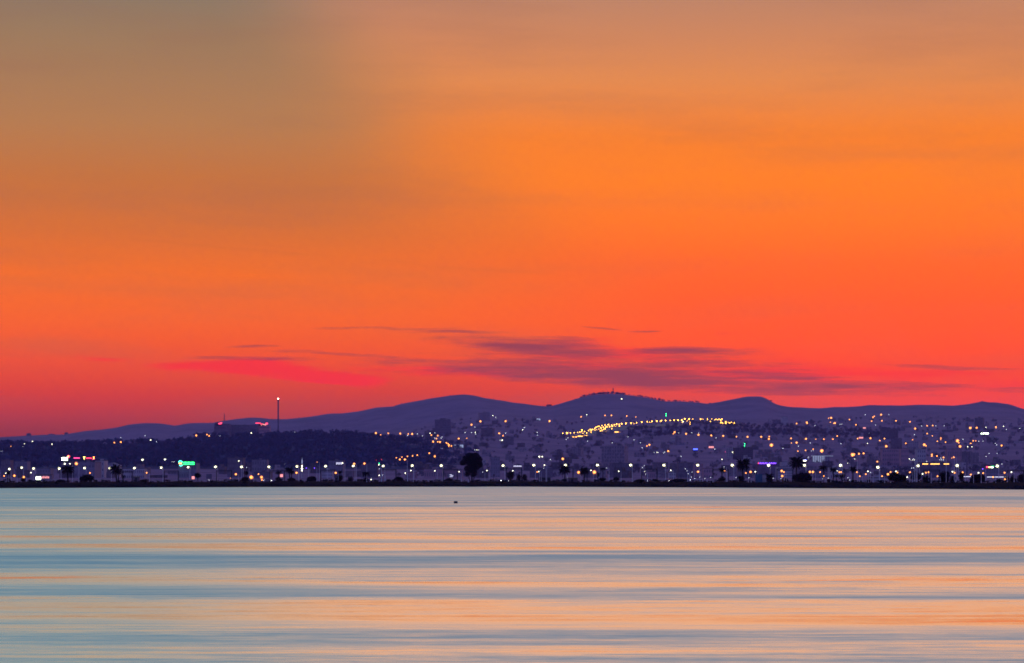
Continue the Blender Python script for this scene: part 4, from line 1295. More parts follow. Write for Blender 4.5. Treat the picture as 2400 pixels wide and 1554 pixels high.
PALM = [(159, 1091.5, 27, 'thick-crowned palm below the red rooftop sign', 1, 34, 1.0, .30, 0, 1), (275, 1090.5, 26, 'twin-trunked palm right of the large round bush', 2, 30, 1.0, .26, 0, 2),
        (289, 1114, 11, 'very short palm right of the twin-trunked palm', 3, 16, 1.0, .16, 0, 1), (19, 1105, 12, 'small palm at the leftmost shore lamp', 4, 16, 1.0, .16, 0, 1),
        (576, 1104, 15, 'short leaning palm left of the bright orange lamps', 5, 18, .9, .2, .10, 1), (653, 1103.5, 13, 'small fan-headed palm left of the twin palm', 6, 18, .8, .2, 0, 1),
        (681, 1095.5, 19, 'dense palm with two heads left of the lit minaret', 7, 30, 1.0, .28, .0, 2), (797, 1103, 12, 'short palm sprouting from a dark bush', 8, 16, .9, .18, 0, 1),
        (858, 1104, 19, 'low fan palm with upswept leaves', 9, 22, .75, .22, 0, 1), (1200, 1106, 12, 'short shaggy palm in the brown-green tree', 10, 18, 1., .2, 0, 1), (1156, 1113, 5, 'tiny palm right of the big tree', 20, 10, 1., .1, .1, 1),
        (1324, 1091, 27, 'wide palm with long drooping leaves', 11, 30, 1.0, .28, 0, 1), (1369, 1097, 21, 'feathery brownish palm beside an orange lamp', 12, 36, 1.1, .3, 0, 1),
        (1413, 1094.5, 12, 'slim palm with a tight upright tuft', 13, 18, .55, .17, 0, 1), (1692, 1096.5, 15, 'short shaggy palm inside a portal frame', 14, 22, 1.0, .24, 0, 1),
        (1741, 1077, 32, 'bushy full-headed palm left of the blue-grey container', 15, 44, 1.0, .3, 0, 1), (1803, 1109, 20, 'low palm right of the blue-grey container', 16, 20, .9, .22, 0, 1),
        (1866, 1072, 33, 'tallest palm with a big drooping crown', 17, 34, 1.0, .26, .01, 1), (1929, 1090, 18, 'slim palm with an orange lamp at its foot', 18, 18, .8, .17, .01, 1),
        (1953, 1095, 18, 'thick slim-headed palm second right of floodlit arcade', 19, 20, .85, .24, 0, 1), (1960, 1112, 11, 'short palm at the foot of the thick one', 21, 14, 1., .18, 0, 1),
        (1973, 1112, 15, 'short spreading palm left of the last tall palm', 22, 18, 1., .2, 0, 1), (1999, 1094, 18, 'dark palm beside a portal frame right of slim palms', 23, 26, 1., .26, 0, 1)]
for i, (px, top, wpx, label, seed, n, spr, tr, ln, tk) in enumerate(PALM):
    palm(px, top - 0.8, wpx * 1.12, label, seed, None, int(n * 1.45), spr, tr, ln, tk, 18 + (i * 5) % 11)

# ---- the big tree
px = 1106
Y = float(shore_depth(px)) + 16
g = ground(px, Y)
S_ = KP * Y


def tz(row):
    return Z_at(row, Y) - g.z


t = thing('big_tree', 'big dark round-headed tree standing alone on the lake bank', 'tree', g)
LOB = [(1101, 1074, 15, 13), (1112, 1072, 14, 11), (1093, 1079, 11, 11), (1121, 1080, 9, 12), (1126, 1077, 5, 7), (1085, 1085, 7, 6.5), (1082, 1086, 5, 5), (1106, 1086, 14, 12), (1118, 1090, 12, 9), (1127, 1089, 5, 7),
       (1099, 1098, 12, 8), (1108, 1102, 11, 10), (1098, 1106, 8, 9), (1112, 1109, 7, 8), (1118, 1098, 5, 5), (1103, 1066, 11, 5), (1094, 1113, 4, 5), (1108, 1114, 6, 4)]
lobes = [((a - px) * S_, random.uniform(-0.9, 0.9), tz(b2), c * S_, c * S_ * 0.9, d * S_) for a, b2, c, d in LOB]
link('crown', leaf_mesh('crown', lobes, 12000, 0.34, M['leaf'], 77), t)
tr = MB()
tr.tube([(0.1, 0, -0.5), (0, 0, tz(1118)), (0.3, 0, tz(1104)), (0.1, 0, tz(1080))], [0.42, 0.34, 0.26, 0.1], 9)
for a, b2 in ((1098, 1116), (1112, 1117)):
    tr.tube([((a - px) * S_ * 0.6, 0.2, -0.4), ((a - px) * S_ * 0.9, 0.1, tz(1116)), ((a - px) * S_ * 1.3, 0, tz(1100))], [0.26, 0.2, 0.1], 7)
link('trunk', tr.mesh('trunk', M['bark']), t)
lm = MB()
for a, b2 in ((1086, 1086), (1094, 1078), (1122, 1080), (1124, 1090), (1110, 1072)):
    lm.tube([(0, 0, tz(1108)), ((a - px) * S_ * 0.55, 0.2, tz((b2 + 1104) / 2)), ((a - px) * S_, 0, tz(b2))], [0.2, 0.14, 0.05], 6)
link('limb', lm.mesh('limb', M['bark']), t)

# ================================================================== other shore things
def at_shore(px, off=30):
    Y = float(shore_depth(px)) + off
    return ground(px, Y), Y, KP * Y


g, Y, S_ = at_shore(1778.5, 26)
w, h = 15.5 * S_, Z_at(1111, Y) - g.z
t = thing('shipping_container', 'blue-grey shipping container on the bank left of a low palm', 'container', g)
bx = MB()
n = 14
for k in range(n):
    a, b2 = -w / 2 + w * k / n, -w / 2 + w * (k + 1) / n
    bx.box(a + 0.002, b2 - 0.002, 0.0 if k % 2 else -0.05, 2.3, 0.12, h - 0.12)
link('body', bx.mesh('body', M['teal_metal']), t)
fr = MB().box(-w / 2 - 0.05, w / 2 + 0.05, -0.1, 2.35, -0.4, 0.118).box(-w / 2 - 0.05, w / 2 + 0.05, -0.1, 2.35, h - 0.118, h)
for s in (-1, 1):
    fr.box(s * (w / 2 + 0.02) - 0.06, s * (w / 2 + 0.02) + 0.06, -0.1, 0.02, 0.12, h - 0.12)
link('frame', fr.mesh('frame', M['teal_metal']), t)
g, Y, S_ = at_shore(1791, 30)
t = thing('kiosk', 'small pale hut beside the blue-grey container', 'hut', g)
h = Z_at(1113, Y) - g.z
link('wall', MB().box(-1.0, 1.0, 0, 2, -0.4, h).mesh('wall', M['render_white']), t)
link('roof', MB().box(-1.15, 1.15, -0.2, 2.15, h + 0.004, h + 0.14).mesh('roof', M['roof']), t)
link('door', MB().box(-0.4, 0.4, -0.05, -0.004, 0, 1.9).mesh('door', M['concrete']), t)
for (px, wpx, top, label, seed) in ((319, 14, 1117.5, 'small dark square hut right of the twin-trunked palm', 1), (1341, 26, 1120, 'low dark shed right of the wide palm', 2), (490, 13, 1111, 'dark square notice board left of a portal frame', 3)):
    g, Y, S_ = at_shore(px, 30)
    w, h = wpx * S_, Z_at(top, Y) - g.z
    if seed == 3:
        t = thing('notice_board', label, 'board', g)
        z0 = h - 2.2
        link('panel', MB().box(-w / 2, w / 2, -0.06, 0.06, z0, h).mesh('panel', M['darkwall']), t)
        for s in (-1, 1):
            link('post', MB().tube([(s * w * 0.35, 0.12, -0.4), (s * w * 0.35, 0.12, h - 0.1)], [0.07, 0.06], 6).mesh('post', M['dark_steel']), t)
        continue
    t = thing('bank_hut', label, 'hut', g)
    link('wall', MB().box(-w / 2, w / 2, 0, 3, -0.4, h - 0.25).mesh('wall', M['darkwall']), t)
    link('roof', MB().add([(-w / 2 - .2, -.25, h - .24), (w / 2 + .2, -.25, h - .3), (w / 2 + .2, 3.2, h), (-w / 2 - .2, 3.2, h), (-w / 2 - .2, -.25, h - .12), (w / 2 + .2, -.25, h - .18), (w / 2 + .2, 3.2, h + .12), (-w / 2 - .2, 3.2, h + .12)],
                          [(0, 3, 2, 1), (4, 5, 6, 7), (0, 1, 5, 4), (1, 2, 6, 5), (2, 3, 7, 6), (3, 0, 4, 7)]).mesh('roof', M['dark_steel']), t)
    link('door', MB().box(-0.5, 0.5, -0.05, -0.004, 0, min(1.9, h - 0.4)).mesh('door', M['dark_steel']), t)
# white cabinet in front of the big tree
g, Y, S_ = at_shore(1098, 12)
t = thing('white_cabinet', 'small white cabinet at the foot of the big tree', 'cabinet', g)
link('body', MB().box(-0.42, 0.42, -0.25, 0.25, -0.05, 1.35).mesh('body', M['render_white']), t)
link('cap', MB().box(-0.48, 0.48, -0.31, 0.31, 1.353, 1.45).mesh('cap', M['concrete']), t)
# parked trailer
g, Y, S_ = at_shore(1276, 32)
w, h = 28 * S_, Z_at(1119.5, Y) - g.z
t = thing('parked_trailer', 'dark low parked trailer left of the wide palm', 'trailer', g)
link('body', MB().box(-w / 2, w / 2, 0, 2.2, 0.75, h).box(-w / 2 - 0.05, w / 2 + 0.05, -0.05, 2.25, h + 0.003, h + 0.08).mesh('body', M['dark_steel']), t)
for s in (-0.36, -0.26, 0.34):
    wh = link('wheel', MB().tube([(s * w, -0.06, 0.42), (s * w, 0.2, 0.42)], [0.42, 0.42], 12).mesh('wheel', M['tyre']), t)
    link('hub', MB().tube([(s * w, -0.09, 0.42), (s * w, -0.062, 0.42)], [0.18, 0.18], 8).mesh('hub', M['galv']), wh)
# cars with headlights on
CARS = [(627, 1124.5, 'car with lit headlights left of a portal post near the leaning palm'), (1183, 1124.5, 'car with lit headlights under the shore lamp right of big tree'), (1508, 1120.5, 'car with lit headlights under a portal frame right of peaked bush'),
        (1576, 1120.5, 'car with lit headlights before the lit gatehouse'), (1609, 1121, 'car with lit headlights left of a pink block')]
for px, row, label in CARS:
    g, Y, S_ = at_shore(px, 46)
    t = thing('car', label, 'car', g, 'cars on the shore road', rz=random.uniform(-0.3, 0.3))
    prof_ = [(-2.1, 0.3), (2.1, 0.3), (2.1, 0.75), (1.2, 0.92), (0.65, 1.42), (-0.9, 1.45), (-1.7, 0.98), (-2.1, 0.9)]
    k = len(prof_)
    link('body', MB().add([(x, -0.85, z) for x, z in prof_] + [(x, 0.85, z) for x, z in prof_], [tuple(range(k)), tuple(reversed(range(k, 2 * k)))] + [(i, i + k, (i + 1) % k + k, (i + 1) % k) for i in range(k)]).mesh('body', M['car_paint']), t)
    link('window', MB().add([(1.05, -0.86, 0.95), (0.6, -0.86, 1.36), (-0.85, -0.86, 1.38), (-1.5, -0.86, 0.98)], [(0, 1, 2, 3)]).mesh('window', M['glass']), t)
    for x in (-1.3, 1.3):
        for y in (-0.8, 0.8):
            wh = link('wheel', MB().tube([(x, y - 0.1, 0.32), (x, y + 0.1, 0.32)], [0.32, 0.32], 12).mesh('wheel', M['tyre']), t)
            link('rim', MB().tube([(x, y - 0.13, 0.32), (x, y - 0.102, 0.32)], [0.19, 0.19], 8).mesh('rim', M['galv']), wh)
    for x in (-2.0, 1.95):
        link('headlight', MB().lathe([(0.1, 0.62), (0.2, 0.7), (0.2, 0.8), (0.08, 0.88)], 8, 0, x, -0.9).mesh('headlight', M['head_light']), t)
# white lit kiosk with a red sign
g, Y, S_ = at_shore(90, 60)
t = thing('lit_kiosk', 'white lit kiosk window with a dim red sign at left', 'kiosk', g)
link('wall', MB().box(-1.6, 6.2, 0, 3, -0.4, 3.4).mesh('wall', M['greywall']), t)
link('roof', MB().box(-1.8, 6.4, -0.4, 3.2, 3.404, 3.6).mesh('roof', M['roof']), t)
link('lit_window', MB().box(-1.1, 1.1, -0.12, -0.01, Z_at(1124, Y) - g.z, Z_at(1117.5, Y) - g.z).mesh('lit_window', M['white_sign']), t)
for k in range(5):
    link('sign_stroke', MB().box(1.6 + k * 0.75, 2.05 + k * 0.75, -0.12, -0.01, Z_at(1121, Y) - g.z, Z_at(1117 - (k % 2), Y) - g.z).mesh('sign_stroke', M['pink_strip']), t)
for px, row, label in ((660, 1114, 'salmon lit billboard right of the small fan palm'), (453, 1119, 'dim salmon round sign left of the round-headed tree')):
    g, Y, S_ = at_shore(px, 70)
    t = thing('billboard', label, 'sign', g)
    z = Z_at(row, Y) - g.z
    link('panel', MB().box(-4.5 * S_, 4.5 * S_, -0.1, 0.1, z - 5 * S_, z + 4 * S_).mesh('panel', M['pinkwall']), t)
    link('lit_face', MB().box(-3.4 * S_, 3.0 * S_, -0.16, -0.104, z - 4 * S_, z + 2.6 * S_).mesh('lit_face', M['pink_strip']), t)
    for s in (-1, 1):
        link('post', MB().tube([(s * 3 * S_, 0.2, -0.4), (s * 3 * S_, 0.2, z + 3.8 * S_)], [0.09, 0.08], 6).mesh('post', M['dark_steel']), t)
M['barrier_glow'] = glow('barrier_strip_glow', (0.85, 0.82, 1.0), 1.6)
# two glowing strips standing in for blurred car light trails at right
for a, b2, row, label in ((2256, 2284, 1117, 'short white lit barrier strip behind the shore trees'), (2313, 2362, 1118, 'long white lit barrier strip behind the shore trees')):
    Y = 1500.0
    pc = (a + b2) / 2
    g = ground(pc, Y)
    w = (b2 - a) * KP * Y
    z = Z_at(row, Y) - g.z
    t = thing('lit_barrier', label, 'barrier', g)
    link('strip', MB().box(-w / 2, w / 2, -0.1, 0.0, z - 0.16, z + 0.16).mesh('strip', M['barrier_glow']), t)
    for k in range(6):
        link('post', MB().box(-w / 2 + w * k / 5 - 0.06, -w / 2 + w * k / 5 + 0.06, 0.004, 0.12, -0.4, z + 0.1).mesh('post', M['galv']), t)

# ================================================================== lit rooftop signs and other landmarks
def strokes(t, name, items, y, mats):
    for (x0, x1, z0, z1, mk) in items:
        link(name, MB().box(x0, x1, y - 0.15, y, z0, z1).mesh(name, M[mk]), t)


Yb_ = -1.0


def sign_root(px, row, Y, name, label, width, legs=True):
    """rooftop sign: rack standing on the roof below it"""
    Y = RM(Y) if Y != Yb_ else Y
    z = Z_at(row, Y)
    S = KP * Y
    t = thing(name, label, 'sign', (W_at(px, Y), Y - 0.6, z))
    return t, S


# red and magenta roof sign with two yellow-orange emblems
t, S = sign_root(200, 1073.5, 2900, 'roof_sign', 'red and magenta roof sign with two glowing emblems', 50)
z = -4.5 * S
link('rack', MB().box(-28 * S, 24 * S, 0.05, 0.2, -5.5 * S, -3.5 * S).box(-24 * S, -23 * S, 0.05, 0.25, -11 * S, -5.51 * S).box(0, S, 0.05, 0.25, -11 * S, -5.51 * S).box(19 * S, 20 * S, 0.05, 0.25, -11 * S, -5.51 * S).mesh('rack', M['dark_steel']), t)
for k in range(6):
    link('letter', MB().box((-27 + k * 2.4) * S, (-25.1 + k * 2.4) * S, -0.2, 0.0, -1.3 * S, 1.2 * S).mesh('letter', M['pink_glow']), t)
for k in range(6):
    link('letter', MB().box((2.5 + k * 2.1) * S, (4.2 + k * 2.1) * S, -0.2, 0.0, -1.5 * S, 0.8 * S).mesh('letter', M['red_glow']), t)
link('emblem', MB().add([(-5 * S, -.2, 3 * S), (0.5 * S, -.2, 3 * S), (-1.6 * S, -.2, 0), (-1.6 * S, -.2, -3 * S), (-3 * S, -.2, -3 * S), (-3 * S, -.2, 0)], [(0, 5, 2, 1), (5, 4, 3, 2)]).mesh('emblem', M['yellow_sign']), t)
link('emblem', MB().add([(18.5 * S, -.2, 3 * S), (21.5 * S, -.2, 3.4 * S), (21 * S, -.2, -2 * S), (18.8 * S, -.2, -2 * S)], [(0, 3, 2, 1)]).mesh('emblem', M['orange_sign']), t)
link('underline', MB().box(16 * S, 22 * S, -0.2, 0, -3.4 * S, -2.6 * S).mesh('underline', M['pink_glow']), t)
# white two-line sign with a red-orange emblem
t, S = sign_root(152, 1074, 2980, 'roof_sign', 'white two-line roof sign with a red-orange emblem at its corner', 18)
link('letter_row', MB().add([(-7.5 * S, -.2, -2 * S), (6.6 * S, -.2, -2 * S), (6.6 * S, -.2, 2.4 * S), (1.5 * S, -.2, 1.6 * S), (0, -.2, 1.2 * S), (-2 * S, -.2, 2 * S), (-6.5 * S, -.2, 1.6 * S)], [(0, 1, 2, 3, 4, 5, 6)]).mesh('letter_row', M['white_sign']), t)
link('letter_row', MB().box(-7.5 * S, 6.6 * S, -0.2, 0, -5 * S, -3.2 * S).mesh('letter_row', M['white_sign']), t)
link('emblem', MB().tube([(9 * S, -0.3, 4 * S), (9 * S, 0.0, 4 * S)], [3.2 * S, 3.2 * S], 12).mesh('emblem', M['red_glow']), t)
link('emblem', MB().tube([(8.5 * S, -0.45, 4.5 * S), (8.5 * S, -0.305, 4.5 * S)], [1.7 * S, 1.7 * S], 10).mesh('emblem', M['orange_sign']), t)
link('rack', MB().box(-8 * S, 12 * S, 0.05, 0.2, -9 * S, 1 * S).mesh('rack', M['dark_steel']), t)
# green two-line sign with round emblem
t, S = sign_root(443, 1086.5, 2878, 'roof_sign', 'bright green two-line sign with a round emblem', 40)
for zz in (1.4, -2.6):
    x = -14.0
    k = 0
    while x < 12.5:
        wd = (2.6, 1.7, 3.4, 2.1)[k % 4]
        link('letter', MB().box(x * S, (x + wd) * S, -0.2, 0, zz * S, (zz + (2.6 if k % 3 else 2.1)) * S).mesh('letter', M['green_glow']), t)
        x += wd + 0.35
        k += 1
arc = [(-20 + 4.0 * math.cos(a), 2.4 + 4.0 * math.sin(a)) for a in np.linspace(0.1, PI - 0.1, 9)]
link('emblem', MB().tube([(a * S, -0.1, b2 * S) for a, b2 in arc], [0.75 * S] * 9, 6).mesh('emblem', M['cyan_glow']), t)
link('emblem', MB().box(-23.3 * S, -17 * S, -0.2, 0, -0.8 * S, 1.4 * S).mesh('emblem', M['yellow_sign']), t)
arc = [(-19 + 3.2 * math.cos(a), -3.2 + 2.2 * math.sin(a)) for a in np.linspace(PI + 0.3, 2 * PI, 7)]
link('emblem', MB().tube([(a * S, -0.1, b2 * S) for a, b2 in arc], [0.8 * S] * 7, 6).mesh('emblem', M['cyan_glow']), t)
link('panel', MB().box(-15 * S, 13.5 * S, 0.05, 0.2, -3.4 * S, 4.6 * S).mesh('panel', M['dark_steel']), t)
# violet sign
t, S = sign_root(1798, 1085.5, 2898, 'roof_sign', 'violet lit sign of small letters with a red first letter', 44)
for k in range(17):
    x = -21.5 + k * 2.55
    if k == 9:
        continue
    hgt = (2.0, 1.3, 2.3, 1.4, 1.7)[k % 5]
    link('letter', MB().box(x * S, (x + 1.0) * S, -0.2, 0, -1.8 * S, (-1.8 + hgt * 1.6) * S).box((x + 1.02) * S, (x + 1.9) * S, -0.2, 0, (-1.8 if k % 2 else 0) * S, (-0.6 if k % 2 else 1.2) * S).mesh('letter', M['red_glow' if k == 0 else 'purple_glow']), t)
link('rack', MB().box(-22 * S, 22 * S, 0.05, 0.2, -3.6 * S, -1.9 * S).mesh('rack', M['dark_steel']), t)
# blue sign on the slope
Yb = Yb_ = depth_for(1630, 1058)
t, S = sign_root(1630, 1053, Yb, 'lit_sign', 'bright blue lit sign of three blocks on the slope', 10)
for k in range(4):
    link('letter', MB().box((-5 + k * 2.6) * S, (-2.8 + k * 2.6) * S, -0.2, 0, -1.6 * S, 1.6 * S).mesh('letter', M['blue_glow']), t)
link('panel', MB().box(-6 * S, 6 * S, 0.05, 0.25, -7 * S, 2 * S).mesh('panel', M['dark_steel']), t)
# tricolour sign
t, S = sign_root(2320, 1095, 2800, 'roof_sign', 'tricolour roof sign, red then white then green', 20)
for x0, x1, z0, z1, mk in ((-9, -3.5, -1.5, 2, 'red_glow'), (-3.2, 2, -1.2, 1.2, 'yellow_sign'), (2.2, 7.5, -1.4, 0.4, 'white_sign'), (3, 9, 0.8, 2.4, 'green_glow')):
    link('letter_block', MB().box(x0 * S, x1 * S, -0.2, 0, z0 * S, z1 * S).mesh('letter_block', M[mk]), t)
link('rack', MB().box(-9.5 * S, 9.5 * S, 0.05, 0.2, -3.4 * S, -1.6 * S).mesh('rack', M['dark_steel']), t)
# white lettered roof
t, S = sign_root(795, 1086, 2948, 'roof_sign', 'small white lettered roof sign left of the fan palm', 14)
for k in range(5):
    link('letter', MB().box((-7 + k * 2.8) * S, (-5 + k * 2.8) * S, -0.2, 0, (-3 + (k % 2)) * S, 2.4 * S).mesh('letter', M['pale_strip']), t)
link('panel', MB().box(-8 * S, 8 * S, 0.05, 0.2, -4 * S, 3 * S).mesh('panel', M['dark_steel']), t)
# low pale lettered board behind a shrub
g, Y, S = at_shore(1057, 60)
t = thing('notice_board', 'pale board with three dashed lines left of the big tree', 'board', g)
z = Z_at(1115, Y) - g.z
link('panel', MB().box(-6.5 * S, 6.5 * S, 0, 0.12, z - 4 * S, z + 4 * S).mesh('panel', M['concrete']), t)
for k, (a, b2, zz) in enumerate(((-3, 2, 2.3), (-1, 5.5, 0.2), (-3, 4, -2.2))):
    link('text_line', MB().box(a * S, b2 * S, -0.05, -0.004, z + (zz - .6) * S, z + (zz + .6) * S).mesh('text_line', M['pale_strip']), t)
for s in (-1, 1):
    link('post', MB().tube([(s * 4 * S, 0.2, -0.3), (s * 4 * S, 0.2, z + 3 * S)], [0.08, 0.07], 6).mesh('post', M['dark_steel']), t)
# cream lettered gantry board at x 1213
g, Y, S = at_shore(1213, 58)
t = thing('gantry_board', 'cream lit board high on a post left of shore lamp', 'sign', g)
z = Z_at(1092.5, Y) - g.z
link('panel', MB().box(-10 * S, 10 * S, 0, 0.12, z - 2.4 * S, z + 2.4 * S).mesh('panel', M['dark_steel']), t)
for k in range(7):
    link('letter', MB().box((-9.4 + k * 2.75) * S, (-7.2 + k * 2.75) * S, -0.06, -0.004, z - 1.5 * S, z + (1.6 if k % 2 else 1.1) * S).mesh('letter', M['pale_strip']), t)
link('post', MB().tube([(9 * S, 0.2, -0.3), (9 * S, 0.2, z + 2 * S)], [0.12, 0.1], 6).mesh('post', M['dark_steel']), t)
# red neon on the hazy blocks
for px, row, Y, label, items in ((513, 991.5, 5745, 'short red neon strip on the hazy roof under the mast', ((-9, 2, .6, 1.8, 'dark_steel'), (-1, 7, -2.6, -.2, 'red_glow'), (3, 8, .2, 1.4, 'red_glow'))),
                                 (614, 992, 5695, 'ragged red neon sign on the hazy roof by the slim tower', ((-15, -3, -.6, 1.0, 'red_glow'), (-4, 2, -2.2, -1, 'red_glow'), (2, 6, -4, -1.6, 'pink_strip'), (6, 10, -5, -2.4, 'pink_strip'), (9, 14, -2.4, 1, 'red_glow'), (-2, 0, -5.4, -3.6, 'pink_strip')))):
    t, S = sign_root(px, row, Y, 'neon_sign', label, 20)
    for x0, x1, z0, z1, mk in items:
        link('rack' if mk == 'dark_steel' else 'neon_stroke', MB().box(x0 * S, x1 * S, -1.2, -1.0, z0 * S, z1 * S).mesh('neon_stroke', M[mk]), t)
    link('frame', MB().box(-8 * S, 8 * S, -0.98, -0.8, -6 * S, 0).mesh('frame', M['dark_steel']), t)
# amber strips on the long hall
t, w, h, g = B['amber']
for a, b2 in ((2162, 2175), (2181, 2202), (2212, 2224)):
    S = KP * g.y
    z = Z_at(1087.5, g.y) - g.z
    link('lit_strip', MB().box((a - 2193) * S, (b2 - 2193) * S, -0.3, -0.02, z - 0.75 * S, z + 0.75 * S).mesh('lit_strip', M['amber_strip']), t)
# lit minaret
Y = RM(2960.0)
g = ground(708, Y)
S = KP * Y
t = thing('minaret', 'slender white floodlit minaret rising above the shore', 'tower', g)
h = Z_at(1072, Y) - g.z
link('shaft', MB().lathe([(2.2 * S, -0.5), (2.0 * S, h * 0.35), (1.5 * S, h * 0.62), (1.5 * S, h * 0.63)], 8).mesh('shaft', M['render_white']), t)
link('balcony', MB().lathe([(1.6 * S, h * 0.632), (2.6 * S, h * 0.66), (2.6 * S, h * 0.69), (1.4 * S, h * 0.70)], 10).mesh('balcony', M['render_white']), t)
link('lantern', MB().lathe([(1.1 * S, h * 0.702), (1.1 * S, h * 0.84), (0.3 * S, h * 0.92), (0.1 * S, h)], 8).mesh('lantern', M['lit_wall']), t)
for zz, r in ((1092, 1.9), (1098, 2.6), (1102.5, 2.0)):
    link('floodlight', MB().lathe([(r * 0.4 * S, Z_at(zz, Y) - g.z - r * .6 * S), (r * S * .8, Z_at(zz, Y) - g.z), (r * .3 * S, Z_at(zz, Y) - g.z + r * .5 * S)], 10, 0, 0, -3 * S).mesh('floodlight', M['white_lamp']), t)
# slim tower with a white light
Y = RM(5500.0)
g = ground(652, Y)
S = KP * Y
h = Z_at(937, Y) - g.z
t = thing('slim_tower', 'tall slim dark tower with a bright white light on top', 'tower', g)
link('shaft', MB().lathe([(2.2 * S, -1), (1.9 * S, h * 0.2), (1.75 * S, h * 0.6), (1.7 * S, h)], 12).mesh('shaft', M['darkwall']), t)
link('platform', MB().lathe([(1.75 * S, h + .01), (2.4 * S, h + .4 * S), (2.4 * S, h + 1 * S), (1 * S, h + 1.2 * S)], 12).mesh('platform', M['dark_steel']), t)
link('beacon', MB().lathe([(0.6 * S, h + 1.25 * S), (1.9 * S, h + 2.0 * S), (1.6 * S, h + 3.0 * S), (.4 * S, h + 3.8 * S)], 10, 0, 0, -1.0).mesh('beacon', M['white_lamp']), t)
# dark chimney at right
Y = RM(3300.0)
g = ground(2266, Y)
S = KP * Y
h = Z_at(1064, Y) - g.z
t = thing('chimney', 'faint dark chimney left of the tricolour sign', 'chimney', g)
link('shaft', MB().lathe([(2.4 * S, -1), (1.9 * S, h * 0.5), (1.5 * S, h)], 12).mesh('shaft', M['darkwall']), t)
link('rim', MB().lathe([(1.6 * S, h + .01), (1.9 * S, h + .5 * S), (1.5 * S, h + .9 * S)], 12).mesh('rim', M['dark_steel']), t)


# lattice masts
def mast(px, top, Y, wpx, label, arms, base=None):
    g = ground(px, Y)
    S = KP * Y
    h = Z_at(top, Y) - g.z
    t = thing('radio_mast', label, 'mast', g, 'radio masts')
    w = wpx * S / 2
    m_ = MB()
    for sx, sy in ((-1, -1), (1, -1), (0, 1)):
        m_.tube([(sx * w, sy * w, -1), (sx * w * 0.35, sy * w * 0.35, h)], [0.55, 0.3], 4)
    k = max(4, int(h / (w * 2.5)))
    for i in range(k):
        f0, f1 = 1 - 0.65 * i / k, 1 - 0.65 * (i + 1) / k
        m_.tube([(-w * f0, -w * f0, h * i / k), (w * f1, -w * f1, h * (i + 1) / k)], [0.2, 0.2], 4)
        m_.tube([(w * f0, -w * f0, h * i / k), (0, w * f1, h * (i + 1) / k)], [0.2, 0.2], 4)
    link('lattice', m_.mesh('lattice', M['dark_steel']), t)
    for f, r in arms:
        link('dish', MB().lathe([(r * S * 0.5, h * f - r * S * .5), (r * S, h * f), (r * S * .5, h * f + r * S * .5)], 10).mesh('dish', M['dark_steel']), t)
    return t


mast(526, 969, 9300, 3, 'dark mast with drum aerials standing over the left skyline', [(0.35, 1.3), (0.62, 1.5), (0.85, 0.9)])
mast(1437, 909.5, 9500, 4, 'tallest lattice mast on the middle hilltop', [(0.5, 1.2), (0.75, 1.4), (0.9, 1.6)])
mast(1413, 916, 9500, 2.5, 'thin mast left of the tallest hilltop mast', [(0.8, 0.5)])
mast(1392, 919, 9500, 2, 'faint leftmost mast on the middle hilltop', [(0.8, 0.4)])
# pair of trees in the saddle and single crest trees
for px, wpx, top, label in ((1287, 13, 947.5, 'dark domed tree in the saddle between the hills'), (1303, 5, 949, 'tiny tree right of the saddle tree'), (1806, 8, 938, 'tiny crest tree on the right shoulder of the third hill'), (1664, 6, 944, 'tiny crest tree left of the third hill'), (2302, 7, 940.5, 'tiny knob of trees on the right peak')):
    Y = 9480.0
    g = ground(px, Y)
    S = KP * Y
    h = Z_at(top, Y) - g.z
    t = thing('crest_tree', label, 'tree', g, 'single trees on the skyline')
    link('crown', leaf_mesh('crown', [(0, 0, h * .6, wpx * S / 2, wpx * S / 2, h * .42), (-wpx * S * .3, 0, h * .5, wpx * S * .3, wpx * S * .3, h * .3), (wpx * S * .25, 0, h * .55, wpx * S * .3, wpx * S * .3, h * .3)], 260, wpx * S * .09, M['forest'], int(px)), t)
    link('trunk', MB().tube([(0, 0, -1), (0, 0, h * .6)], [.3, .15], 6).mesh('trunk', M['bark']), t)
# floodlit arcade
Ya = depth_for(1925, 1084, 0.0)
pc = 1925
g = ground(pc, Ya)
S = KP * Ya
w, h = 41 * S, Z_at(1069, Ya) - g.z
t = thing('floodlit_arcade', 'pale floodlit arcade facade with tall arches on the slope', 'building', g)
link('wall', MB().box(-w / 2, w / 2, 1.2, 12, -3, h).mesh('wall', M['greywall']), t)
link('cornice', MB().box(-w / 2 - 1, w / 2 + 7 * S, 0.0, 12.2, h + 0.004, h + 0.7 * S).mesh('cornice', M['lit_wall']), t)
for k in range(10):
    x = -w / 2 + (k + .5) * w / 10
    zz = h * (0.0 if k % 3 else 0.12)
    link('pier', MB().box(x - .75 * S, x + .75 * S, 0.2, 1.18, zz - (1 if k % 3 else 0), h - 0.01).mesh('pier', M['lit_wall' if k < 7 else 'render_white']), t)
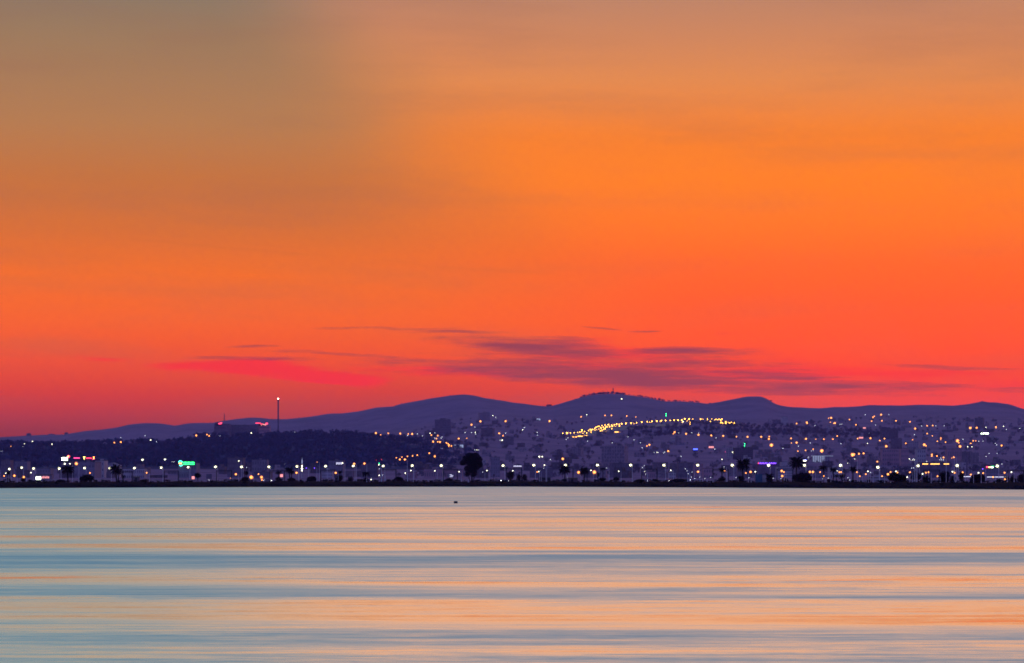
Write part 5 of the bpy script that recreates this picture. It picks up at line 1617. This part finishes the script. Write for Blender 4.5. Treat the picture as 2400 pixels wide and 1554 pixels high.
# lit mark like a figure four beside it, and small white-blue sign
Yf = depth_for(1894, 1082)
t = thing('lit_mark', 'small pale mark shaped like a figure four left of arcade', 'sign', (W_at(1894, Yf), Yf, Z_at(1075, Yf)))
S = KP * Yf
link('stroke', MB().box(0.6 * S, 1.8 * S, -.3, 0, -5 * S, 5 * S).box(-2.4 * S, 0.59 * S, -.3, 0, -1.6 * S, -.4 * S).add([(-2.4 * S, -.2, -.4 * S), (-1.2 * S, -.2, -.4 * S), (.3 * S, -.2, 5 * S), (-.6 * S, -.2, 5 * S)], [(0, 1, 2, 3)]).mesh('stroke', M['pale_strip']), t)
link('backing', MB().box(-3 * S, 2.6 * S, .05, .3, -9 * S, 6 * S).mesh('backing', M['greywall']), t)
Yf = RM(3000)
t = thing('roof_sign', 'small white lit sign with blue top right of tallest palm', 'sign', (W_at(1886, Yf), Yf, Z_at(1079.5, Yf)))
S = KP * Yf
link('lit_face', MB().box(-3.2 * S, 3.2 * S, -.2, 0, -1.2 * S, .8 * S).mesh('lit_face', M['white_lamp']), t)
link('top_band', MB().box(-2.4 * S, 4.2 * S, -.2, 0, 1 * S, 2.1 * S).mesh('top_band', M['blue_glow']), t)
link('post', MB().tube([(0, .2, -32 * S), (0, .2, 1 * S)], [.2, .15], 6).mesh('post', M['dark_steel']), t)
# pale dome
Yd = depth_for(1680, 1074)
g = ground(1680, Yd)
S = KP * Yd
z = Z_at(1074, Yd) - g.z
t = thing('domed_hall', 'pale shallow dome roof left of the bushy palm', 'building', g)
link('wall', MB().lathe([(11 * S, -3), (11 * S, z)], 20, 0, 0, 11 * S).mesh('wall', M['darkwall']), t)
link('dome', MB().lathe([(11.2 * S, z + .01), (9.5 * S, z + 2.2 * S), (6 * S, z + 3.8 * S), (2 * S, z + 4.6 * S), (.1, z + 4.7 * S)], 20, 0, 0, 11 * S).mesh('dome', M['pinkwall'], True), t)
# lit strips and floodlit spots on the slope
for k, (px, row, wpx, hpx, mk, label) in enumerate(((1667, 1048, 12, 4, 'pink_strip', 'salmon lit shopfront above the pale dome'), (1769, 1049, 8, 4, 'pink_strip', 'small salmon lit shopfront above the violet sign'),
                                                   (2018, 1026, 10, 3.5, 'pink_strip', 'salmon lit terrace on the right slope'), (2026, 1003, 7, 3, 'pink_strip', 'faint salmon lit wall high on the right slope'),
                                                   (2118, 1077, 7, 8, 'pink_strip', 'round dim salmon lit sign left of the amber strips'), (2251, 1061, 4, 8, 'pale_strip', 'tall white lit doorway on the right slope'),
                                                   (2308, 1016, 18, 2.5, 'white_sign', 'greenish white floodlit pitch on the right slope'), (1447, 1012.5, 13, 1.8, 'amber_strip', 'short amber lit strip under the lit road'),
                                                   (1075, 1046, 22, 7, 'lit_wall', 'pale lit wall below the dark apartment block'), (1262, 983, 9, 4, 'lit_wall', 'faint pale lit house below the saddle'),
                                                   (2103, 1086.5, 12, 2, 'lit_wall', 'pale low wall left of the amber strips'))):
    Yk = depth_for(px, row + hpx / 2 + 1.5)
    g = ground(px, Yk)
    S = KP * Yk
    z = Z_at(row, Yk) - g.z
    t = thing('lit_building', label, 'building', g)
    link('wall', MB().box(-wpx * .6 * S, wpx * .6 * S, 0.05, 7, -3, z + hpx * .75 * S).box(-wpx * .62 * S, wpx * .62 * S, -0.1, 7.2, z + hpx * .75 * S + .004, z + hpx * .75 * S + .5).mesh('wall', M['greywall']), t)
    if k == 4:
        link('lit_face', MB().tube([(0, -.2, z), (0, .0, z)], [3.6 * S, 3.6 * S], 14).mesh('lit_face', M[mk]), t)
    else:
        n = max(1, int(wpx / 4))
        for q in range(n):
            link('lit_pane', MB().box((-wpx / 2 + q * wpx / n + .2) * S, (-wpx / 2 + (q + 1) * wpx / n - .2) * S, -.25, 0.0, z - hpx / 2 * S, z + hpx / 2 * S).mesh('lit_pane', M[mk]), t)

# ---- the lit road on its pale cut slope
def strip(name, label, rows_top, rows_bot, Ytop, Ybot, material, lift, cat='embankment'):
    pxs = np.linspace(rows_top[0][0], rows_top[-1][0], 60)
    rt = np.interp(pxs, *zip(*rows_top))
    rb_ = np.interp(pxs, *zip(*rows_bot))
    mb = MB()
    vs = []
    for a, r1, r2 in zip(pxs, rt, rb_):
        vs.append((W_at(a, Ytop), Ytop, Z_at(r1, Ytop)))
        vs.append((W_at(a, Ybot), Ybot, Z_at(r2, Ybot)))
        vs.append((W_at(a, Ybot + 6), Ybot + 6, Z_at(r2, Ybot) - 14))
        vs.append((W_at(a, Ytop + 8), Ytop + 8, Z_at(r1, Ytop) - 12))
    n = len(pxs)
    fs = []
    for i in range(n - 1):
        for k in range(4):
            a, b2 = 4 * i + k, 4 * i + (k + 1) % 4
            fs.append((a, b2, b2 + 4, a + 4))
    fs += [(0, 3, 2, 1), (4 * n - 4, 4 * n - 3, 4 * n - 2, 4 * n - 1)]
    mb.add(vs, fs)
    return tag(link(name, mb.mesh(name, material)), label, cat)


strip('cut_slope', 'pale cut slope glowing under the amber lamps of the hillside road',
      [(1336, 1021), (1372, 1014), (1400, 1007), (1440, 999), (1500, 999), (1545, 994), (1600, 994)], [(1336, 1025), (1372, 1021), (1400, 1017), (1440, 1009), (1500, 1004), (1545, 999), (1600, 996)], 6030, 5985, M['lit_soil'], 0)
for k, (a, b2, r1, r2) in enumerate(((1341, 1352, 1024.5, 1023.5), (1354, 1366, 1023, 1021.8), (1368, 1376, 1021, 1020))):
    Y = 5950.0
    t = thing('lit_retaining_wall', 'amber lit retaining wall below the hillside road, %s from left' % nth(k), 'wall', (W_at((a + b2) / 2, Y), Y, Z_at((r1 + r2) / 2, Y)), 'lit retaining walls under the road')
    S = KP * Y
    L_ = (b2 - a) / 2 * S
    link('lamp_strip', MB().box(-L_, L_, -.4, 0, -.8 * S, .8 * S).mesh('lamp_strip', M['amber_strip']), t)
    link('wall', MB().box(-L_ - 1, L_ + 1, .05, 1.5, -14, 1.4 * S).mesh('wall', M['lit_soil']), t)

# ================================================================== on the lake
px, row = 1068, 1177.5
Y = CAMZ / (KP * (row + 2.2 - HR))
S = KP * Y
t = thing('float', 'small black box-shaped float lying alone on the lake', 'buoy', (W_at(px, Y), Y, 0))
link('body', MB().box(-4.4 * S, 4.4 * S, -.3, .3, -.2, 4.6 * S).mesh('body', M['black_float']), t)
link('lid', MB().box(-4.5 * S, 4.5 * S, -.34, .34, 4.6 * S + .003, 5.0 * S).mesh('lid', M['black_float']), t)
link('mooring_ring', MB().tube([(-.12, -.36, .12), (-.08, -.42, .2), (.08, -.42, .2), (.12, -.36, .12)], [.025] * 4, 5).mesh('mooring_ring', M['dark_steel']), t)

settle_labels()
